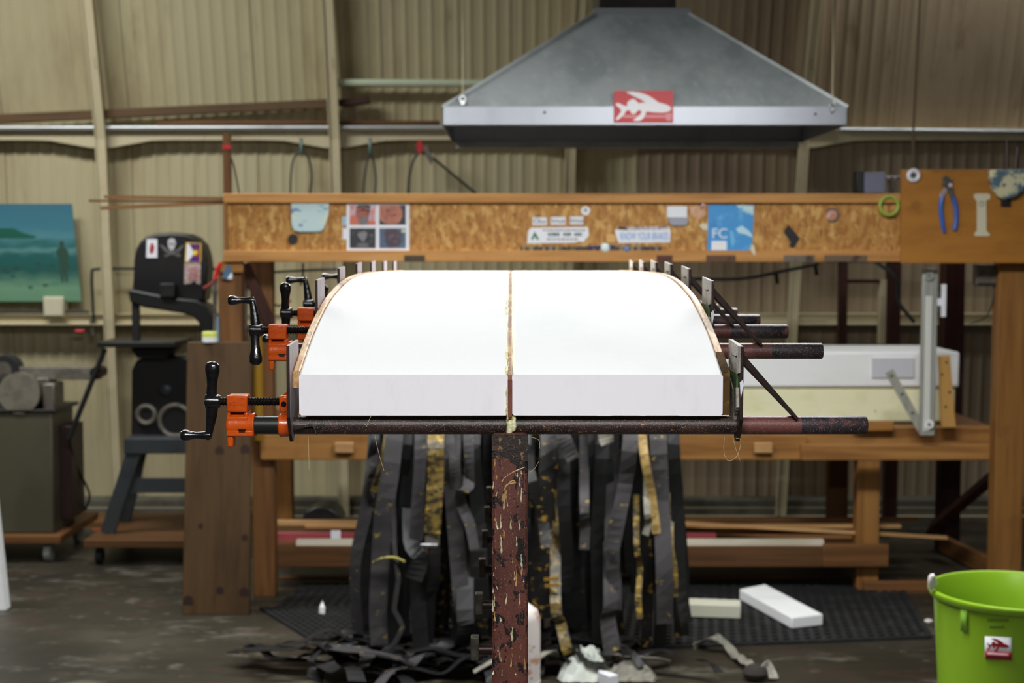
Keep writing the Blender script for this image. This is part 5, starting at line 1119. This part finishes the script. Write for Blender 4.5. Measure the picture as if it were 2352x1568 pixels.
# squeezed-out glue along the stringer
random.seed(8)
def glue(name, x0, x1, Ya, Yb, m, h=0.0012, n=30):
    b = MB()
    for i in range(n + 1):
        Y = Ya + (Yb - Ya) * i / n; e0 = random.uniform(-0.0012, 0.0012); z = ztop(Y)
        ed = max(0.15, min(1.0, i / 2.0, (n - i) / 2.0))
        c_ = (x0 + x1) / 2; a = c_ + (x0 - c_) * ed + e0; d = c_ + (x1 - c_) * ed + random.uniform(-0.0012, 0.0012)
        b.v += [V((a, Y, z - 0.001)), V((a * 0.7 + d * 0.3, Y, z + h * ed)), V((a * 0.3 + d * 0.7, Y, z + h * ed)), V((d, Y, z - 0.001))]
    for i in range(n):
        for k in range(3): b.f.append([4 * i + k, 4 * i + k + 1, 4 * i + 5 + k, 4 * i + 4 + k])
        b.f.append([4 * i + 3, 4 * i, 4 * i + 4, 4 * i + 7])
    b.f.append([3, 2, 1, 0]); b.f.append([4 * n, 4 * n + 1, 4 * n + 2, 4 * n + 3])
    return b.build(name, m, blank)
glue('glue_line', XS + 0.0022, XS + 0.0095, 2.06, 3.6, m_gluefilm, 0.0006, 60)
glue('glue_line', XS - 0.0065, XS - 0.002, 2.06, 2.9, m_gluefilm, 0.0006, 40)
for Ya, Yb, w_ in ((2.058, 2.085, 0.008), (2.10, 2.135, 0.0065), (2.30, 2.42, 0.008)):
    glue('glue_bead', XS - w_, XS - 0.0015, Ya, Yb, m_glue, 0.0022, 14)
gb = MB()
def lump(p, rx, ry, rz): gb.ell(p, rx, ry, rz, 10, 7)
for i in range(9):
    py = 893 + i * 8; lump(at(1166 + random.uniform(-1, 1), py, 2.0525), random.uniform(0.0016, 0.0030), 0.002, 0.0045)
gb.build('glue_run', m_glue, blank, label='glue run down the cut face')
gb = MB()
g_ = lambda x, y: at(x, y, P0 - PR - 0.001)
gb.tube(bez([g_(1173, 952), g_(1171, 965), g_(1172, 978), g_(1170, 992), g_(1167, 1003)], 12), [0.0035, 0.0050, 0.0056, 0.0054, 0.0058, 0.0056, 0.0052, 0.0054, 0.0050, 0.0046, 0.0040, 0.0034, 0.0022], 10)
gb.tube(bez([g_(1180, 955), g_(1179, 968), g_(1181, 980), g_(1178, 990)], 9), [0.003, 0.0038, 0.0042, 0.0040, 0.0042, 0.0040, 0.0036, 0.0034, 0.0030, 0.0018], 10)
gb.build('glue_blob', m_glue, blank, label='hardened glue blob hanging on the near pipe')
# ---------------------------------------------------------------- pipe clamps
def mkclamp(k, xo, ang, zoff, label):
    y, z = pyk[k], pz_[k]; s = 1 / 1573.0
    X = lambda px: (px - 1176) * s + xo; Z = lambda py: z - (py - 976) * s
    t = thing('pipe_clamp', label, 'clamp', (X(550), y, z - 0.04), 'pipe clamps along the left side')
    hd = MB()
    hd.box(X(521), X(569), y - 0.015, y + 0.015, Z(944), Z(905))
    hd.box(X(521), X(529), y - 0.014, y + 0.014, Z(960), Z(943)); hd.box(X(560), X(570), y - 0.012, y + 0.012, Z(960), Z(943))
    hd.box(X(529), X(560), y + 0.002, y + 0.013, Z(960), Z(943))
    hd.build('head', m_orange, t, bevel=0.0035)
    sl_ = MB(); sl_.lathe([(0, 0.0155), (0.002, 0.0172), (0.034, 0.0172), (0.037, 0.0178), (0.0405, 0.0186), (0.0405, 0.0140), (0.0, 0.0140)], (X(520), y, z), (1, 0, 0), 24, caps=False)
    sl_.box(X(521), X(582), y - 0.0165, y + 0.010, Z(999), Z(985)); sl_.box(X(521), X(570), y - 0.0160, y + 0.010, Z(962), Z(954))
    sl_.build('sleeve', m_orange, t, bevel=0.0015)
    MB().box(X(521), X(535), y - 0.013, y + 0.008, Z(1025), Z(996)).build('tail', m_orange, t, bevel=0.0022)
    tx = text(t, 'raised_lettering', 'PONY', 0, 0, 10, 2.0, m_orange)
    cu = tx.data
    for v in cu.vertices: v.co = v.co * 0
    bpy.data.objects.remove(tx)
    cuv = bpy.data.curves.new('raised_lettering', 'FONT'); cuv.body = 'PONY'; cuv.size = 0.0085; cuv.extrude = 0.0005; cuv.align_x = 'CENTER'; cuv.align_y = 'CENTER'
    tmp = bpy.data.objects.new('x', cuv); me = bpy.data.meshes.new_from_object(tmp); bpy.data.objects.remove(tmp)
    me.transform(Matrix.Translation(V((X(546), y - 0.0152, Z(924))) - origin(t)) @ Matrix.Rotation(math.pi / 2, 4, 'X')); me.materials.clear(); me.materials.append(m_orange)
    lo_ = bpy.data.objects.new('raised_lettering', me); COL.objects.link(lo_); lo_.parent = t
    for a, b, c, d in ((548, 981, 566, 983.4), (550, 985.5, 564, 988)):
        MB().box(X(a), X(c), y - 0.0185, y - 0.0160, Z(d), Z(b)).build('stamped_mark', m_black, t)
    # screw with thread ridges
    x0, x1 = X(490), X(642); pr = []; n = int((x1 - x0) / 0.0014)
    for i in range(n + 1): pr.append(((x1 - x0) * i / n, 0.0068 if i % 3 == 0 else (0.0058 if i % 3 == 1 else 0.0052)))
    MB().lathe(pr, (x0, y, Z(921)), (1, 0, 0), 14).build('screw', m_screw, t)
    # crank: hub, paddle arm, tapered arm, knob -- turned about the screw
    c = V((X(484), y, Z(921))); cr = MB(); Mx = Matrix.Translation(c) @ Matrix.Rotation(R(ang), 4, 'X') @ Matrix.Translation(-c)
    cr.lathe([(-0.0105, 0.008), (-0.009, 0.0105), (0.009, 0.0105), (0.0125, 0.0088)], c, (1, 0, 0), 16)
    cr.build('crank_hub', m_blackiron, t)
    ar = MB()
    def flatarm(pts, ws, ts):
        ar.ribbon_ = None
        n_ = 12; o = len(ar.v)
        for (px, py), w_, th in zip(pts, ws, ts):
            for q in range(n_):
                a = 2 * math.pi * q / n_
                ar.v.append(V((X(px) + math.cos(a) * w_ * s / 2, y + math.sin(a) * th, Z(py))))
        for i in range(len(pts) - 1):
            for q in range(n_): ar.f.append([o + i * n_ + q, o + i * n_ + (q + 1) % n_, o + (i + 1) * n_ + (q + 1) % n_, o + (i + 1) * n_ + q])
        ar.f.append([o + q for q in range(n_)]); ar.f.append([o + (len(pts) - 1) * n_ + q for q in range(n_)][::-1])
    flatarm([(484, 925), (483, 912), (483, 898), (484, 882), (485, 866), (485.5, 850), (485.5, 838), (485, 831), (485, 828.5)], [27, 26, 24, 23, 27, 34, 34, 24, 8], [0.006, 0.0055, 0.0052, 0.005, 0.006, 0.0075, 0.0075, 0.005, 0.002])
    flatarm([(484, 915), (484, 935), (482, 955), (479, 975), (476, 992), (474, 1003), (473, 1010)], [29, 28, 25, 21, 18, 17, 8], [0.006, 0.006, 0.0055, 0.005, 0.005, 0.005, 0.003])
    ar.xf(Mx); ar.build('crank_arm', m_blackiron, t)
    kb = MB(); kb.lathe([(-0.001, 0.003), (0.0, 0.0055), (0.006, 0.0062), (0.014, 0.0055), (0.022, 0.0050), (0.029, 0.0064), (0.035, 0.0082), (0.040, 0.0084), (0.0435, 0.0065), (0.045, 0.002)], V((X(480), y, Z(1000))), (-1, 0, 0), 16)
    kb.xf(Mx); kb.build('crank_knob', m_blackiron, t)
    # sliding jaw and its steel pad plate
    jw = MB(); jw.box(X(641), X(664) + (-0.3172 - X(672)) * 0, y - 0.012, y + 0.012, Z(946), Z(906))
    jw.prism([V((X(645), y - 0.003, Z(908))), V((X(665), y - 0.003, Z(908))), V((X(665), y - 0.003, Z(888)))], (0, 0.006, 0))
    jw.build('jaw', m_orange, t, bevel=0.003)
    jl = MB(); jl.lathe([(0, 0.0150), (0.002, 0.0172), (0.012, 0.0172), (0.017, 0.0160), (0.017, 0.0140), (0, 0.0140)], (X(638), y, z), (1, 0, 0), 22, caps=False)
    jl.build('jaw_sleeve', m_orange, t)
    MB().tube([V((X(652), y - 0.0118, Z(925))), V((X(652), y - 0.0135, Z(925)))], 0.004, 10).build('rivet', m_screw, t)
    XP = -0.3196
    zt_ = z + 0.1225
    prof = [(-0.040, zt_ - 0.003), (-0.040, z + 0.016), (-0.026, z - 0.012), (-0.016, z - 0.022), (-0.006, z - 0.022), (0.012, z - 0.004), (0.048, z + 0.016), (0.048, zt_)]
    MB().prism([V((XP, y + a, b)) for a, b in prof], (-0.0045, 0, 0)).build('jaw_plate', m_steel, t, smooth=False, label='tapered steel jaw plate')
    jp = COL.objects[-1].data; jp.materials.append(m_darksteel)
    for p in jp.polygons:
        if p.normal.x < 0.5: p.material_index = 1
    return t
XPc = 0.0
cl = [(0, 0.0, 0, 'nearest orange pipe clamp with black paddle crank hanging down'), (1, 0.010, 172, 'second orange pipe clamp, its crank knob turned up'),
      (2, 0.013, 12, 'third orange pipe clamp, grey worn paddle standing up'), (3, 0.012, 176, 'fourth pipe clamp behind the rail, crank knob turned up'),
      (4, 0.010, 60, 'fifth pipe clamp mostly hidden behind the blank'), (5, 0.010, 200, 'sixth pipe clamp mostly hidden behind the blank'), (6, 0.010, 120, 'farthest pipe clamp hidden behind the blank')]
for k, xo, ang, lb in cl: mkclamp(k, xo, ang, 0, lb)
# loose glass fibres
fib = [[(1664, 1004), (1662, 1030), (1668, 1054), (1682, 1056), (1694, 1044), (1701, 1022), (1700, 1008), (1690, 1006)], [(1683, 1004), (1690, 1030), (1700, 1057)], [(708, 1002), (709, 1040), (710, 1078)], [(854, 952), (846, 968), (842, 980)],
       [(861, 1000), (870, 1040), (882, 1080)], [(1215, 1002), (1237, 1010), (1240, 1030)], [(1216, 1085), (1228, 1075), (1237, 1060)]]
for i, p in enumerate(fib):
    MB().tube(bez([at(x, y, P0 - 0.02) for x, y in p], 24), 0.00032, 4).build('glass_fibre', m_fibre, label=('looped glass fibre strand hanging below the right stop plate', 'straight glass fibre strand below the right stop plate', 'fine glass fibre hanging below the left jaw plate', 'short glass fibre strand on the near pipe left', 'glass fibre strand crossing the straps left of the post', 'tiny curled fibre right of the post top', 'tiny straight fibre right of the post')[i], cat='fibre')

# ================================================================ lime bucket
bY_ = 4.40; bc = at(2333, 1352, bY_); bx, bz = bc.x, bc.z; br_ = bx - at(2138, 1352, bY_).x
bu = thing('lime_bucket', 'lime green plastic bucket in the lower right corner', 'bucket', (bx, bY_, 0))
rb_ = br_ * 0.80
pr = [(0.0, rb_ - 0.02), (0.004, rb_)]
for i in range(1, 9): pr.append((bz * 0.955 * i / 8, rb_ + (br_ * 0.93 - rb_) * i / 8))
pr += [(bz * 0.957, br_ * 0.975), (bz * 0.972, br_ * 0.99), (bz * 0.985, br_), (bz * 0.995, br_ * 0.995), (bz, br_ * 0.975), (bz * 0.997, br_ * 0.95), (bz * 0.97, br_ * 0.925)]
for i in range(7, -1, -1): pr.append((0.02 + bz * 0.94 * i / 8, (rb_ + (br_ * 0.93 - rb_) * i / 8) - 0.006))
MB().lathe(pr, (bx, bY_, 0), (0, 0, 1), 64).build('shell', m_lime, bu)
def on_bucket(px, py, off=0.0):
    # intersect the pixel ray with the bucket cone
    Y = bY_ - br_
    for _ in range(12):
        p = at(px, py, Y); r = rb_ + (br_ * 0.93 - rb_) * max(0, min(1, p.z / (bz * 0.955))) + off
        dx = p.x - bx; Y = bY_ - math.sqrt(max(r * r - dx * dx, 1e-4))
    return at(px, py, Y)
def curved(par, name, x0, y0, x1, y1, m, off, n=8, label=None):
    b = MB()
    for j in range(2):
        for i in range(n + 1):
            x = x0 + (x1 - x0) * i / n; y = (y0, y1)[j]
            b.v.append(on_bucket(x, y + 3.0 * i / n, off))
    k = n + 1
    for i in range(n): b.f.append([i, i + 1, k + i + 1, k + i])
    o = b.build(name, m, par, label=label); s = o.modifiers.new('solid', 'SOLIDIFY'); s.thickness = 0.0012
    return o
stq = curved(bu, 'fish_sticker', 2262, 1461, 2324, 1513, m_white, 0.002, label='white and red fish sticker')
curved(stq, 'red_band', 2263, 1495, 2324, 1513, m_darkred, 0.004)
curved(stq, 'white_line', 2268, 1499, 2317, 1504, mat('pale_pink_print', (214, 160, 166), rough=0.5), 0.0055)
fp = [((x - 310) / 1680.0, (y - 265) / 880.0) for x, y in fish]
bfish = MB().prism([on_bucket(2266 + u * 52, 1465 + v_ * 29 + 2 * u, 0.0045) for u, v_ in fp], (0, -0.0008, 0)).build('printed_fish', m_darkred, stq, smooth=False)
for j, (y, wd) in enumerate(((1422, 50), (1437, 34))):
    for i in range(7 if j == 0 else 5):
        x = 2268 + (4 if j else 0) + i * 7.2; curved(bu, 'moulded_letter', x, y - 3, x + 5, y + 3, m_limedark, 0.0012, 1)
curved(bu, 'grip_lug', 2206, 1386, 2220, 1448, m_limepatch, 0.006, 3)
MB().tube(bez([at(2140, 1352, bY_ - 0.02), at(2137, 1335, bY_ - 0.03), at(2141, 1322, bY_ - 0.03), at(2148, 1342, bY_ - 0.02)], 12), 0.0085, 8).build('rope_loop', m_rope, bu, label='white rope loop at the rim')
for x, y in ((2133, 1430), (2120, 1462)):
    MB().ell(fl(x, y) + V((0, 0, 0.008)), 0.02, 0.016, 0.010, 10, 6).build('floor_crumb', m_rubber if y > 1450 else m_rusty, label='dark crumb on the floor left of the bucket' if y > 1450 else 'rust brown crumb on the floor left of the bucket', cat='crumb')

# ================================================================ shop lamps overhead (out of frame)
for i, (x, y, z, h, wt, ln, wd) in enumerate(FIXTURES):
    t = thing('shop_lamp', 'white fluorescent shop fixture hanging overhead, number %s along the ceiling' % ('one', 'two', 'three', 'four', 'five', 'six (added fill light)')[i], 'lamp', (x, y, z), 'fluorescent fixtures overhead')
    Rz = Matrix.Translation((x, y, z)) @ Matrix.Rotation(R(h), 4, 'Z'); hl, hw = ln / 2, wd / 2
    MB().box(-hl - 0.02, hl + 0.02, -hw, hw, 0.03, 0.09).xf(Rz).build('housing', m_lampbody, t)
    for s_ in (-hw * 0.5, hw * 0.5): MB().tube([(-hl + 0.01, s_, 0.012), (hl - 0.01, s_, 0.012)], 0.013, 8).xf(Rz).build('tube', m_tube, t)
    for s_ in (-hl * 0.7, hl * 0.7): MB().tube([(s_, 0, 0.09), (s_, 0, 0.30)], 0.004, 6).xf(Rz).build('hanger', m_pipezinc, t)
